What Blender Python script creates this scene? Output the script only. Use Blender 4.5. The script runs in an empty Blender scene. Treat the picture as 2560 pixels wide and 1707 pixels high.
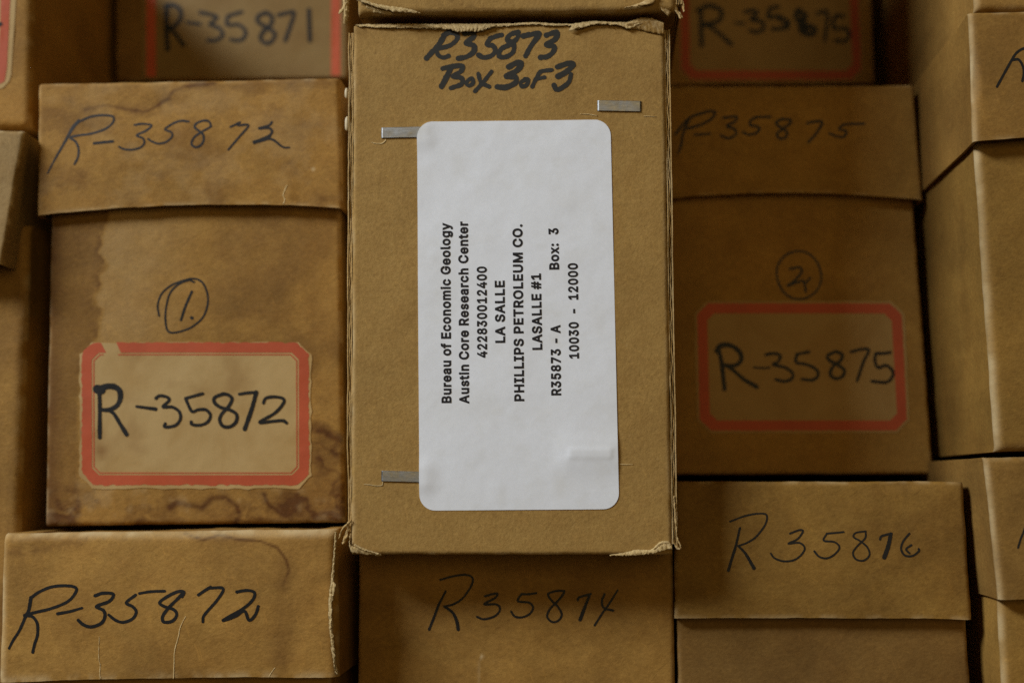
import bpy, bmesh, math, random
import numpy as np
from mathutils import Vector, geometry

# ------------------------------------------------------------------ camera, world, lamps, exposure
C = bpy.context.scene.collection
scene = bpy.context.scene
LENS, SENSOR, W, H = 50.0, 36.0, 2560.0, 1707.0
FPX = LENS / SENSOR * W
PITCH, YAW = math.atan(356 / FPX), math.atan(240 / FPX * math.cos(math.atan(356 / FPX)))
cam = bpy.data.cameras.new('camera'); cam.lens = LENS; cam.sensor_width = SENSOR
cam.clip_start = 0.01; cam.clip_end = 20
cam_ob = bpy.data.objects.new('camera', cam); C.objects.link(cam_ob)
cam_ob.location = (0, 0, 0); cam_ob.rotation_euler = (math.pi / 2 + PITCH, 0, YAW)
cam.dof.use_dof = True; cam.dof.focus_distance = 0.374; cam.dof.aperture_fstop = 6.8
scene.camera = cam_ob

world = bpy.data.worlds.new('World'); scene.world = world; world.use_nodes = True
world.node_tree.nodes['Background'].inputs[0].default_value = (1.0, 0.70, 0.30, 1)
world.node_tree.nodes['Background'].inputs[1].default_value = 0.030

def area(name, loc, target, sx, sy, energy, col):
    l = bpy.data.lights.new(name, 'AREA'); l.shape = 'RECTANGLE'; l.size = sx; l.size_y = sy
    l.energy = energy; l.color = col
    o = bpy.data.objects.new(name, l); C.objects.link(o); o.location = loc
    o.rotation_euler = (Vector(target) - Vector(loc)).to_track_quat('-Z', 'Y').to_euler()
    return o
area('tube_lamp', (-1.25, -0.50, 1.00), (-0.03, 0.39, 0.03), 0.80, 0.30, 32.5, (0.93, 0.97, 1.0))
area('warm_fill', (0.30, -1.5, 0.35), (0.0, 0.39, 0.0), 1.6, 0.9, 5.6, (1.0, 0.72, 0.34))  # unseen warm fill, added to lift the shadows from the front

scene.view_settings.view_transform = 'Standard'; scene.view_settings.look = 'None'
scene.view_settings.exposure = 0.0; scene.view_settings.gamma = 1.0
scene.view_settings.use_curve_mapping = False
scene.render.engine = 'CYCLES'
scene.cycles.max_bounces = 8; scene.cycles.diffuse_bounces = 5; scene.cycles.transparent_max_bounces = 12
scene.cycles.use_denoising = False

# ------------------------------------------------------------------ photo pixels <-> points on the planes the box fronts stand in
cp, sp, cy, sy_ = math.cos(PITCH), math.sin(PITCH), math.cos(YAW), math.sin(YAW)
RIGHT = np.array([cy, sy_, 0.0]); FWD = np.array([-sy_ * cp, cy * cp, sp]); UP = np.array([sy_ * sp, -cy * sp, cp])

def unproj(u, v, Y):
    u = np.asarray(u, float); v = np.asarray(v, float)
    a = (u - W / 2) / FPX; b = (H / 2 - v) / FPX
    d = FWD + a[..., None] * RIGHT + b[..., None] * UP
    k = Y / d[..., 1]
    return d[..., 0] * k, d[..., 2] * k

def proj(X, Y, Z):
    P = np.stack(np.broadcast_arrays(X, Y, Z), -1)
    f = P @ FWD
    return W / 2 + FPX * (P @ RIGHT) / f, H / 2 - FPX * (P @ UP) / f

# ------------------------------------------------------------------ noise
def _hash(i, j, s):
    n = (i * 374761393 + j * 668265263 + s * 974634711) & 0xffffffff
    n = ((n ^ (n >> 13)) * 1274126177) & 0xffffffff
    return ((n ^ (n >> 16)) & 0xffff) / 65535.0

def vnoise(x, y, s=0):
    x = np.asarray(x, float); y = np.asarray(y, float)
    xi = np.floor(x).astype(np.int64); yi = np.floor(y).astype(np.int64)
    fx = x - xi; fy = y - yi
    fx = fx * fx * (3 - 2 * fx); fy = fy * fy * (3 - 2 * fy)
    a = _hash(xi, yi, s); b = _hash(xi + 1, yi, s); c = _hash(xi, yi + 1, s); d = _hash(xi + 1, yi + 1, s)
    return (a + (b - a) * fx) * (1 - fy) + (c + (d - c) * fx) * fy

def fbm(x, y, s=0, o=4):
    t = 0; a = 0.5; n = 0
    for k in range(o):
        t = t + a * vnoise(np.asarray(x) * 2 ** k, np.asarray(y) * 2 ** k, s + k * 17); n += a; a *= 0.55
    return t / n

def sstep(a, b, x):
    t = np.clip((x - a) / (b - a), 0, 1); return t * t * (3 - 2 * t)

def seg_dist(u, v, poly):
    d = np.full(np.shape(u), 1e9)
    for (x0, y0), (x1, y1) in zip(poly[:-1], poly[1:]):
        dx, dy = x1 - x0, y1 - y0; L = dx * dx + dy * dy + 1e-9
        t = np.clip(((u - x0) * dx + (v - y0) * dy) / L, 0, 1)
        d = np.minimum(d, np.hypot(u - x0 - t * dx, v - y0 - t * dy))
    return d

def catmull(pts, step=2.0):
    P = np.array(pts, float)
    if len(P) == 2:
        n = max(2, int(np.hypot(*(P[1] - P[0])) / step)); t = np.linspace(0, 1, n + 1)[:, None]
        return P[0] * (1 - t) + P[1] * t
    Q = np.vstack([2 * P[0] - P[1], P, 2 * P[-1] - P[-2]]); out = []
    for i in range(1, len(Q) - 2):
        p0, p1, p2, p3 = Q[i - 1], Q[i], Q[i + 1], Q[i + 2]
        n = max(2, int(np.hypot(*(p2 - p1)) / step))
        for t in np.arange(n) / n:
            out.append(0.5 * (2 * p1 + (p2 - p0) * t + (2 * p0 - 5 * p1 + 4 * p2 - p3) * t * t + (3 * p1 - p0 - 3 * p2 + p3) * t ** 3))
    out.append(Q[-2]); return np.array(out)

# ------------------------------------------------------------------ materials
def new_mat(name):
    m = bpy.data.materials.new(name); m.use_nodes = True
    nt = m.node_tree; return m, nt, nt.nodes['Principled BSDF']

def N(nt, t, **kw):
    n = nt.nodes.new(t)
    for k, v in kw.items():
        if k.startswith('i_'):
            key = k[2:]; key = int(key) if key.isdigit() else key
            n.inputs[key].default_value = v
        else: setattr(n, k, v)
    return n

def mixc(nt, fac, a, b, mode='MIX'):
    n = nt.nodes.new('ShaderNodeMix'); n.data_type = 'RGBA'; n.blend_type = mode; n.clamp_factor = True
    for sock, val in ((0, fac), (6, a), (7, b)):
        if isinstance(val, (int, float)): n.inputs[sock].default_value = val
        elif isinstance(val, tuple): n.inputs[sock].default_value = val
        else: nt.links.new(val, n.inputs[sock])
    return n.outputs[2]

def ramp(nt, src, lo, hi, a=0.0, b=1.0):
    n = N(nt, 'ShaderNodeMapRange'); n.clamp = True
    nt.links.new(src, n.inputs[0]); n.inputs[1].default_value = lo; n.inputs[2].default_value = hi
    n.inputs[3].default_value = a; n.inputs[4].default_value = b
    return n.outputs[0]

def noise(nt, vec, scale, detail=4, rough=0.6, dist=0.0):
    n = N(nt, 'ShaderNodeTexNoise'); n.inputs['Scale'].default_value = scale
    n.inputs['Detail'].default_value = detail; n.inputs['Roughness'].default_value = rough
    n.inputs['Distortion'].default_value = dist
    nt.links.new(vec, n.inputs['Vector']); return n.outputs[0]

def coords(nt, off=(0, 0, 0), sc=(1, 1, 1)):
    tc = N(nt, 'ShaderNodeTexCoord'); mp = N(nt, 'ShaderNodeMapping')
    mp.inputs['Location'].default_value = off; mp.inputs['Scale'].default_value = sc
    nt.links.new(tc.outputs['Object'], mp.inputs['Vector']); return mp.outputs[0]

def scale_col(c, k): return (c[0] * k, c[1] * k, c[2] * k, 1)

def kraft(name, base, seed, mottle=0.35, fibre=(1, 1, 1), bump=0.35, dirt=0.5, speck=0.5):
    """pressed paper board: fibres, cloudy patches, dirt; 'stain' and 'wear' attributes bring the marks of each box"""
    m, nt, b = new_mat(name)
    off = (seed * 0.37, seed * 0.11, seed * 0.53)
    vec = coords(nt, off); fv = coords(nt, off, fibre)
    cloud = noise(nt, vec, 42, 5, 0.62, 0.4)
    cloud2 = noise(nt, fv, 190, 4, 0.6)
    fine = noise(nt, fv, 900, 5, 0.75)
    grain = noise(nt, vec, 2600, 3, 0.7)
    col = mixc(nt, ramp(nt, cloud, 0.3, 0.7), scale_col(base, 1 - mottle * 0.62), scale_col(base, 1 + mottle * 0.42))
    col = mixc(nt, ramp(nt, cloud2, 0.35, 0.68, 0, 0.55), col, mixc(nt, 1.0, col, (0.86, 0.80, 0.72, 1), 'MULTIPLY'))
    col = mixc(nt, ramp(nt, fine, 0.28, 0.72), mixc(nt, 1.0, col, (0.80, 0.77, 0.72, 1), 'MULTIPLY'), mixc(nt, 1.0, col, (1.16, 1.16, 1.16, 1), 'MULTIPLY'))
    col = mixc(nt, ramp(nt, grain, 0.62, 0.80, 0, speck), col, mixc(nt, 1.0, col, (0.70, 0.64, 0.58, 1), 'MULTIPLY'))
    col = mixc(nt, ramp(nt, grain, 0.36, 0.22, 0, speck), col, mixc(nt, 1.0, col, (1.35, 1.35, 1.35, 1), 'MULTIPLY'))
    for ang, sc3, up in ((0.5, (260, 700, 2400), True), (-0.7, (280, 700, 2600), False), (1.25, (240, 700, 2300), True)):
        tc = N(nt, 'ShaderNodeTexCoord'); mp = N(nt, 'ShaderNodeMapping'); mp.vector_type = 'TEXTURE'
        mp.inputs['Rotation'].default_value = (0, ang, 0); mp.inputs['Scale'].default_value = (1 / sc3[0], 1 / sc3[1], 1 / sc3[2])
        mp.inputs['Location'].default_value = off
        nt.links.new(tc.outputs['Object'], mp.inputs['Vector'])
        f_ = ramp(nt, noise(nt, mp.outputs[0], 1.0, 2, 0.5, 0.6), 0.62, 0.74, 0, 0.55)
        col = mixc(nt, f_, col, mixc(nt, 1.0, col, (1.32, 1.30, 1.26, 1) if up else (0.66, 0.62, 0.58, 1), 'MULTIPLY'))
    blot = noise(nt, vec, 16, 5, 0.65, 0.8)
    col = mixc(nt, ramp(nt, blot, 0.52, 0.74, 0, dirt), col, mixc(nt, 1.0, col, (0.66, 0.58, 0.50, 1), 'MULTIPLY'))
    st = N(nt, 'ShaderNodeAttribute', attribute_name='stain'); we = N(nt, 'ShaderNodeAttribute', attribute_name='wear')
    col = mixc(nt, st.outputs['Fac'], col, mixc(nt, 1.0, col, (0.27, 0.17, 0.085, 1), 'MULTIPLY'))
    col = mixc(nt, we.outputs['Fac'], col, (0.60, 0.465, 0.255, 1))
    nt.links.new(col, b.inputs['Base Color'])
    b.inputs['Roughness'].default_value = 0.72
    b.inputs['Specular IOR Level'].default_value = 0.22
    bp = N(nt, 'ShaderNodeBump'); bp.inputs['Strength'].default_value = bump; bp.inputs['Distance'].default_value = 0.0004
    h = N(nt, 'ShaderNodeMath', operation='ADD'); nt.links.new(fine, h.inputs[0])
    h2 = N(nt, 'ShaderNodeMath', operation='MULTIPLY'); nt.links.new(cloud2, h2.inputs[0]); h2.inputs[1].default_value = 1.2
    nt.links.new(h2.outputs[0], h.inputs[1]); nt.links.new(h.outputs[0], bp.inputs['Height'])
    nt.links.new(bp.outputs[0], b.inputs['Normal'])
    return m

def paper(name, base, seed, rough=0.6, stainc=(0.62, 0.52, 0.36, 1), amt=0.6, bump=0.12, stain_mul=(0.5, 0.36, 0.2, 1)):
    m, nt, b = new_mat(name)
    vec = coords(nt, (seed * 0.7, seed * 0.3, seed * 0.9))
    col = mixc(nt, ramp(nt, noise(nt, vec, 55, 5, 0.6, 0.6), 0.42, 0.72, 0, amt), base, mixc(nt, 1.0, base, stainc, 'MULTIPLY'))
    col = mixc(nt, ramp(nt, noise(nt, vec, 1500, 4, 0.7), 0.3, 0.7, 0, 0.35), col, mixc(nt, 1.0, col, (0.84, 0.83, 0.80, 1), 'MULTIPLY'))
    st = N(nt, 'ShaderNodeAttribute', attribute_name='stain')
    col = mixc(nt, st.outputs['Fac'], col, mixc(nt, 1.0, col, stain_mul, 'MULTIPLY'))
    nt.links.new(col, b.inputs['Base Color']); b.inputs['Roughness'].default_value = rough
    b.inputs['Specular IOR Level'].default_value = 0.3
    bp = N(nt, 'ShaderNodeBump'); bp.inputs['Strength'].default_value = bump; bp.inputs['Distance'].default_value = 0.0003
    nt.links.new(noise(nt, vec, 260, 5, 0.6), bp.inputs['Height']); nt.links.new(bp.outputs[0], b.inputs['Normal'])
    return m

def ink(name, col, thin=0.15, lo=0.35, hi=0.75, rough=0.5):
    m, nt, b = new_mat(name)
    b.inputs['Base Color'].default_value = col; b.inputs['Roughness'].default_value = rough
    b.inputs['Specular IOR Level'].default_value = 0.25
    tr = N(nt, 'ShaderNodeBsdfTransparent'); mx = N(nt, 'ShaderNodeMixShader')
    vec = coords(nt)
    nt.links.new(ramp(nt, noise(nt, vec, 1400, 4, 0.75), lo, hi, 0.0, thin), mx.inputs[0])
    nt.links.new(b.outputs[0], mx.inputs[1]); nt.links.new(tr.outputs[0], mx.inputs[2])
    nt.links.new(mx.outputs[0], nt.nodes['Material Output'].inputs[0])
    return m

K_NEW = (0.364, 0.224, 0.066)
K_OLD = (0.362, 0.201, 0.046)
M = {}
M['new'] = kraft('kraft_new', K_NEW, 1, mottle=0.10, bump=0.42, dirt=0.10, speck=0.45)
for i in range(12):
    k = [0.92, 0.94, 0.98, 0.95, 1.06, 0.60, 0.92, 0.92, 0.92, 0.74, 0.76, 0.82][i]  # lowest factors put shade into the colour of right-hand and set-back boxes
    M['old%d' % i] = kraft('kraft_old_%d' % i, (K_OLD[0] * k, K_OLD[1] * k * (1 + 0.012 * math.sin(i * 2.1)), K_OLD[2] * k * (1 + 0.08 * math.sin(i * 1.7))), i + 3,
                           mottle=0.30, fibre=(0.75, 1, 1.15), bump=0.38, dirt=0.45, speck=0.3)
M['grey'] = kraft('kraft_greyed', (0.340, 0.228, 0.092), 31, mottle=0.25, fibre=(1, 1, 1), bump=0.35, dirt=0.5, speck=0.5)
M['torn'] = kraft('torn_fibre', (0.57, 0.42, 0.19), 21, mottle=0.5, bump=0.9, dirt=0.5, speck=0.5)
M['core'] = kraft('board_core', (0.50, 0.335, 0.13), 22, mottle=0.4, bump=0.6, dirt=0.3, speck=0.4)
M['sticker'] = paper('sticker_paper', (0.81, 0.85, 0.925, 1), 2, 0.5, (0.94, 0.93, 0.90, 1), 0.35, 0.05, (0.84, 0.80, 0.70, 1))
M['cream'] = paper('label_paper', (0.455, 0.312, 0.128, 1), 5, 0.65, (0.80, 0.70, 0.52, 1), 0.75, 0.2)
M['cream_shaded'] = paper('label_paper_shaded', (0.215, 0.135, 0.040, 1), 8, 0.65, (0.80, 0.70, 0.52, 1), 0.75, 0.2)  # label of the set-back box, its shade mixed into the paper colour
M['cream_dull'] = paper('label_paper_dull', (0.37, 0.235, 0.080, 1), 7, 0.65, (0.80, 0.70, 0.52, 1), 0.75, 0.2)
M['red'] = paper('label_red', (0.46, 0.084, 0.029, 1), 6, 0.6, (0.80, 0.80, 0.85, 1), 0.8, 0.2)
M['pen'] = ink('pen_ink', (0.010, 0.0105, 0.011, 1), 0.10)
M['bluepen'] = ink('faded_pen_ink', (0.016, 0.0165, 0.020, 1), 0.35)
M['marker'] = ink('marker_ink', (0.026, 0.026, 0.023, 1), 0.22, 0.45, 0.8, 0.6)
M['print'] = ink('printer_ink', (0.012, 0.012, 0.017, 1), 0.10, 0.4, 0.8)
m, nt, b = new_mat('staple_metal')
b.inputs['Metallic'].default_value = 1.0; b.inputs['Roughness'].default_value = 0.42
vec = coords(nt, (0, 0, 0), (60, 1, 400))
nt.links.new(mixc(nt, ramp(nt, noise(nt, vec, 9, 5, 0.65), 0.3, 0.7), (0.22, 0.23, 0.235, 1), (0.37, 0.38, 0.385, 1)), b.inputs['Base Color'])
nt.links.new(ramp(nt, noise(nt, coords(nt), 500, 3), 0.3, 0.7, 0.34, 0.55), b.inputs['Roughness'])
M['staple'] = m
m, nt, b = new_mat('glue'); b.inputs['Base Color'].default_value = (0.62, 0.52, 0.32, 1); b.inputs['Roughness'].default_value = 0.45
nt.links.new(mixc(nt, noise(nt, coords(nt), 900), (0.50, 0.40, 0.23, 1), (0.66, 0.56, 0.37, 1)), b.inputs['Base Color'])
M['glue'] = m
m, nt, b = new_mat('shelf_steel'); b.inputs['Roughness'].default_value = 0.5
nt.links.new(mixc(nt, noise(nt, coords(nt), 30), (0.10, 0.10, 0.11, 1), (0.16, 0.16, 0.17, 1)), b.inputs['Base Color'])
M['shelf'] = m
m, nt, b = new_mat('dark_back'); b.inputs['Roughness'].default_value = 0.8
nt.links.new(mixc(nt, noise(nt, coords(nt), 12), (0.02, 0.018, 0.015, 1), (0.035, 0.03, 0.025, 1)), b.inputs['Base Color'])
M['back'] = m

# ------------------------------------------------------------------ mesh helpers
def link_mesh(name, V, F, mat, parent=None, smooth=True, attrs=None):
    me = bpy.data.meshes.new(name)
    org = Vector(parent.matrix_world.translation) if parent is not None else Vector((0, 0, 0))
    V = np.asarray(V, float) - np.array(org)
    me.from_pydata(V.tolist(), [], [list(map(int, f)) for f in F])
    if smooth: me.polygons.foreach_set('use_smooth', [True] * len(me.polygons))
    for k, a in (attrs or {}).items():
        at = me.attributes.new(k, 'FLOAT', 'POINT'); at.data.foreach_set('value', np.asarray(a, np.float32))
    me.materials.append(mat); me.update()
    o = bpy.data.objects.new(name, me); C.objects.link(o)
    if parent is not None:
        o.parent = parent
        if parent.type == 'MESH': o.location = (0, 0, 0)
    return o

WORLD = {}
def thing(name, loc, label, cat, group=None):
    o = bpy.data.objects.new(name, None); C.objects.link(o); o.location = loc
    o.empty_display_size = 0.02
    o['label'] = label; o['category'] = cat
    if group: o['group'] = group
    bpy.context.view_layer.update()
    return o

def root_of(p):
    while p.parent is not None: p = p.parent
    return p

def part(name, V, F, mat, parent, **kw):
    """a mesh given in world metres, linked under a thing or under one of its parts"""
    r = root_of(parent)
    o = link_mesh(name, np.asarray(V, float) - np.array(r.location), F, mat, None, **kw)
    o.parent = parent
    return o

class Face:
    """one box front: a quadrilateral in the plane at distance Y, with its gentle relief h(s,t) towards the viewer"""
    def __init__(s, Y, tl, tr, bl, br, bulge=0.0006, wob=0.0004, seed=0, arch=0.0, dents=(), tilt=0.0):
        s.Y = Y; s.bulge = bulge; s.wob = wob; s.seed = seed; s.arch = arch; s.dents = dents; s.tilt = tilt
        s.c = {}
        for k, p in (('tl', tl), ('tr', tr), ('bl', bl), ('br', br)):
            x, z = unproj(p[0], p[1], Y); s.c[k] = np.array([float(x), float(z)])
        s.w = 0.5 * (np.linalg.norm(s.c['tr'] - s.c['tl']) + np.linalg.norm(s.c['br'] - s.c['bl']))
        s.hh = 0.5 * (np.linalg.norm(s.c['tl'] - s.c['bl']) + np.linalg.norm(s.c['tr'] - s.c['br']))
    def xz(s, S, T):
        S = np.asarray(S)[..., None]; T = np.asarray(T)[..., None]
        P = (s.c['bl'] * (1 - S) + s.c['br'] * S) * (1 - T) + (s.c['tl'] * (1 - S) + s.c['tr'] * S) * T
        S0 = S[..., 0]; T0 = T[..., 0]
        P = P.copy(); P[..., 1] += s.arch * 4 * S0 * (1 - S0) * (1 - T0)
        return P[..., 0], P[..., 1]
    def st(s, X, Z):
        S = np.full(np.shape(X), 0.5); T = np.full(np.shape(X), 0.5)
        for _ in range(8):
            x, z = s.xz(S, T); x1, z1 = s.xz(S + 1e-3, T); x2, z2 = s.xz(S, T + 1e-3)
            a, c_ = (x1 - x) / 1e-3, (z1 - z) / 1e-3; b_, d = (x2 - x) / 1e-3, (z2 - z) / 1e-3
            det = a * d - b_ * c_; ex, ez = X - x, Z - z
            S = S + (d * ex - b_ * ez) / det; T = T + (a * ez - c_ * ex) / det
        return S, T
    def h(s, S, T):
        k = 16 * np.clip(S * (1 - S), 0, 1) * np.clip(T * (1 - T), 0, 1)
        e = np.clip(16 * S * (1 - S), 0, 1) * np.clip(16 * T * (1 - T), 0, 1)
        r = s.bulge * k + s.wob * (fbm(S * s.w * 70, T * s.hh * 70, s.seed, 4) - 0.5) * (0.35 + 0.65 * e) + s.tilt * (1 - T)
        for (cs, ct, rs, rt, dep) in s.dents:
            r = r + dep * np.exp(-((S - cs) / rs) ** 2 - ((T - ct) / rt) ** 2)
        return r
    def on(s, u, v, eps=0.0):
        """points of the front under photo pixels u, v, lifted eps off it"""
        X, Z = unproj(u, v, s.Y)
        S, T = s.st(X, Z)
        return np.stack([X, s.Y - s.h(S, T) - eps, Z], -1)

def axis(length, r, res, a=True, b=True):
    e = np.array([0, .03, .12, .28, .5, .75, 1.0]) * r
    n = max(4, int((length - 2 * r) / res))
    mid = np.linspace(r if a else 0, length - (r if b else 0), n + 1)
    parts = []
    if a: parts.append(e[:-1])
    parts.append(mid)
    if b: parts.append(length - e[::-1][1:])
    return np.concatenate(parts)

def rnd(d, r):
    q = np.clip(r - d, 0, r)
    return r - np.sqrt(np.maximum(r * r - q * q, 0))

def box_mesh(name, face, L, r, mat, parent, res=0.0006, open_bottom=False, paint=None, thick=0.0008, ragged=0.0, side_seed=5, edge_wear=0.35, side_wob=0.0005):
    ds = axis(face.w, r, res); dt = axis(face.hh, r, res, not open_bottom, True)
    S, T = np.meshgrid(ds / ds[-1], dt / dt[-1])
    X, Z = face.xz(S, T)
    dl, dr_, db, dtp = S * face.w, (1 - S) * face.w, T * face.hh, (1 - T) * face.hh
    y = face.Y - face.h(S, T) + rnd(dl, r) + rnd(dr_, r) + rnd(dtp, r)
    if not open_bottom: y = y + rnd(db, r)
    # a hand-worn outline
    X = X + 0.00035 * (fbm(Z * 160, Z * 0 + side_seed, side_seed) - 0.5) * 1.1 * np.where(S < .5, np.exp(-dl / .003), np.exp(-dr_ / .003))
    Z = Z + 0.00035 * (fbm(X * 160, X * 0 + side_seed + 3, side_seed + 9) - 0.5) * 1.1 * np.exp(-np.minimum(db, dtp) / .003)
    if ragged:
        Z = Z + ragged * (fbm(X * 500, X * 0, side_seed + 4, 4) - 0.5) * np.exp(-db / .002)
    nt_, ns = S.shape
    u, v = proj(X, face.Y, Z)
    st = np.zeros_like(S); we = np.zeros_like(S)
    edge = np.minimum(np.minimum(dl, dr_), np.minimum(dtp, db))
    we = edge_wear * np.exp(-(edge / (r * 0.55)) ** 2) * sstep(0.35, 0.75, fbm(X * 260, Z * 260, side_seed + 40))
    st = 0.12 * np.exp(-edge / 0.004) * sstep(0.4, 0.8, fbm(X * 90, Z * 90, side_seed + 60))
    if paint is not None:
        a, w_ = paint(u, v, S, T, X, Z); st = st + a; we = we + w_
    V = np.stack([X, y, Z], -1).reshape(-1, 3)
    st = np.clip(st, 0, 0.95).ravel(); we = np.clip(we, 0, 0.9).ravel()
    idx = np.arange(nt_ * ns).reshape(nt_, ns)
    F = np.stack([idx[:-1, :-1], idx[:-1, 1:], idx[1:, 1:], idx[1:, :-1]], -1).reshape(-1, 4).tolist()
    loop = np.concatenate([idx[0, :], idx[1:, -1], idx[-1, -2::-1], idx[-2:0:-1, 0]])
    n = len(loop); B = V[loop]; prev = loop
    onbot = np.zeros(n, bool); onbot[:ns] = True
    depths = np.concatenate([[0.0006, 0.0015, 0.003, 0.006, 0.011], np.linspace(0.02, L, 14)])
    Vs = [V]; cnt = len(V); sa = [st]; wa = [we]
    cx, cz = B[:, 0].mean(), B[:, 2].mean()
    nx = np.sign(B[:, 0] - cx) * (np.minimum(abs(B[:, 0] - B[:, 0].min()), abs(B[:, 0] - B[:, 0].max())) < 0.006)
    nz = np.where(onbot, 0, (B[:, 2] > cz) * 1.0) * (nx == 0)
    for dpt in depths:
        R = B.copy(); R[:, 1] = np.maximum(B[:, 1], face.Y + r * 0.2) + dpt
        k = min(1, dpt / 0.01)
        R[:, 0] += side_wob * k * nx * (fbm(R[:, 2] * 60, R[:, 1] * 60, side_seed + 70) - 0.75) * 2
        R[:, 2] += side_wob * k * nz * (fbm(R[:, 0] * 60, R[:, 1] * 60, side_seed + 80) - 0.75) * 2
        cur = np.arange(cnt, cnt + n); cnt += n
        for i in range(n):
            j = (i + 1) % n
            if open_bottom and i < ns - 1: continue
            F.append([prev[j], prev[i], cur[i], cur[j]])
        Vs.append(R); prev = cur
        sa.append(0.25 * sstep(0.45, 0.8, fbm(R[:, 2] * 40 + R[:, 0] * 40, R[:, 1] * 40, side_seed + 90)))
        wa.append(np.zeros(n))
    F.append(list(prev[::-1]))
    o = part(name, np.vstack(Vs), F, mat, parent, attrs={'stain': np.concatenate(sa), 'wear': np.concatenate(wa)})
    if open_bottom:
        md = o.modifiers.new('board', 'SOLIDIFY'); md.thickness = thick; md.offset = -1
        es = o.modifiers.new('edges', 'EDGE_SPLIT'); es.split_angle = math.radians(55)
    return o

def writing(name, face, strokes, mat, parent, org=(0, 0), k=1.0, eps=0.00006, jit=0.10, seed=1, lift=None):
    """pen or marker strokes, each (width, [points]); one mesh lying on the front"""
    V = []; F = []; n0 = 0; rng = random.Random(seed)
    for si, (wd, pts) in enumerate(strokes):
        if not hasattr(pts[0], '__len__'): pts = [pts, (pts[0] + wd * 0.15, pts[1] + wd * 0.1)]
        w0, w1 = (wd if isinstance(wd, tuple) else (wd, wd))
        P = catmull([(org[0] + x * k, org[1] + y * k) for x, y in pts], 1.6)
        Tn = np.gradient(P, axis=0); L = np.hypot(Tn[:, 0], Tn[:, 1]) + 1e-9; Tn = Tn / L[:, None]
        Nn = np.stack([-Tn[:, 1], Tn[:, 0]], -1)
        t = np.linspace(0, 1, len(P)); ph = rng.random() * 100
        hw = 0.5 * k * (w0 + (w1 - w0) * t) * (1 + jit * 2 * (fbm(np.arange(len(P)) * 0.16 + ph, np.zeros(len(P)), seed, 3) - 0.5))
        capn = 4
        a = np.linspace(0, np.pi / 2, capn + 1)
        Pc = [P[0] - Tn[0] * hw[0] * math.cos(q) for q in a[:-1]]; Hc = [hw[0] * math.sin(q) for q in a[:-1]]
        Pe = [P[-1] + Tn[-1] * hw[-1] * math.cos(q) for q in a[:-1]][::-1]; He = [hw[-1] * math.sin(q) for q in a[:-1]][::-1]
        PP = np.vstack([Pc, P, Pe]); HH = np.concatenate([Hc, hw, He]); NN = np.vstack([[Nn[0]] * capn, Nn, [Nn[-1]] * capn])
        e1 = 0.06 * HH * np.array([rng.uniform(-1, 1) for _ in HH]); e2 = 0.06 * HH * np.array([rng.uniform(-1, 1) for _ in HH])
        for off in (HH + e1, HH * 0, -HH - e2):
            q = PP + NN * off[:, None]
            ep = eps + si * 2e-6 + np.arange(len(PP)) * 4e-8
            X = face.on(q[:, 0], q[:, 1], 0)
            X[:, 1] -= ep + (lift if lift else 0)
            V.append(X)
        m_ = len(PP)
        for r_ in range(2):
            for i in range(m_ - 1):
                a0 = n0 + r_ * m_ + i; F.append([a0, a0 + 1, a0 + m_ + 1, a0 + m_])
        n0 += 3 * m_
    return part(name, np.vstack(V), F, mat, parent, smooth=False)

def sheet(name, face, outline, mat, parent, eps, thick, res=8.0, extra=None, stain=None):
    """a thin sheet of paper stuck to a front: outline in photo pixels, triangulated inside, with a rim down to the board"""
    P = np.array(outline, float); lo = P.min(0); hi = P.max(0)
    gx, gy = np.meshgrid(np.arange(lo[0] + res / 2, hi[0], res), np.arange(lo[1] + res / 2, hi[1], res))
    G = np.stack([gx.ravel(), gy.ravel()], -1)
    x, y = G[:, 0], G[:, 1]; ins = np.zeros(len(G), bool); j = len(P) - 1
    for i in range(len(P)):
        c = ((P[i, 1] > y) != (P[j, 1] > y)) & (x < (P[j, 0] - P[i, 0]) * (y - P[i, 1]) / (P[j, 1] - P[i, 1] + 1e-12) + P[i, 0]); ins ^= c; j = i
    ins &= seg_dist(x, y, np.vstack([P, P[:1]]).tolist()) > res * 0.45
    A = np.vstack([P, G[ins]])
    n = len(P)
    vs, es, fs, *_ = geometry.delaunay_2d_cdt([Vector(p) for p in A], [(i, (i + 1) % n) for i in range(n)], [], 1, 1e-6)
    q = np.array([tuple(v) for v in vs])
    X = face.on(q[:, 0], q[:, 1], eps)
    if extra is not None: X[:, 1] -= extra(q[:, 0], q[:, 1])
    st = stain(q[:, 0], q[:, 1]) if stain else np.zeros(len(q))
    R = face.on(P[:, 0], P[:, 1], -0.0002); k0 = len(X)
    # outline vertices come first
    F = []
    c0 = X[list(fs[0])]; flip = np.cross(c0[1] - c0[0], c0[2] - c0[0])[1] > 0
    for f in fs: F.append(list(f)[::-1] if flip else list(f))
    V = np.vstack([X, X[:n], R])
    for i in range(n):
        jn = (i + 1) % n; F.append([k0 + i, k0 + jn, k0 + n + jn, k0 + n + i])
    return part(name, V, F, mat, parent, attrs={'stain': np.concatenate([st, np.zeros(2 * n)])})

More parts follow.
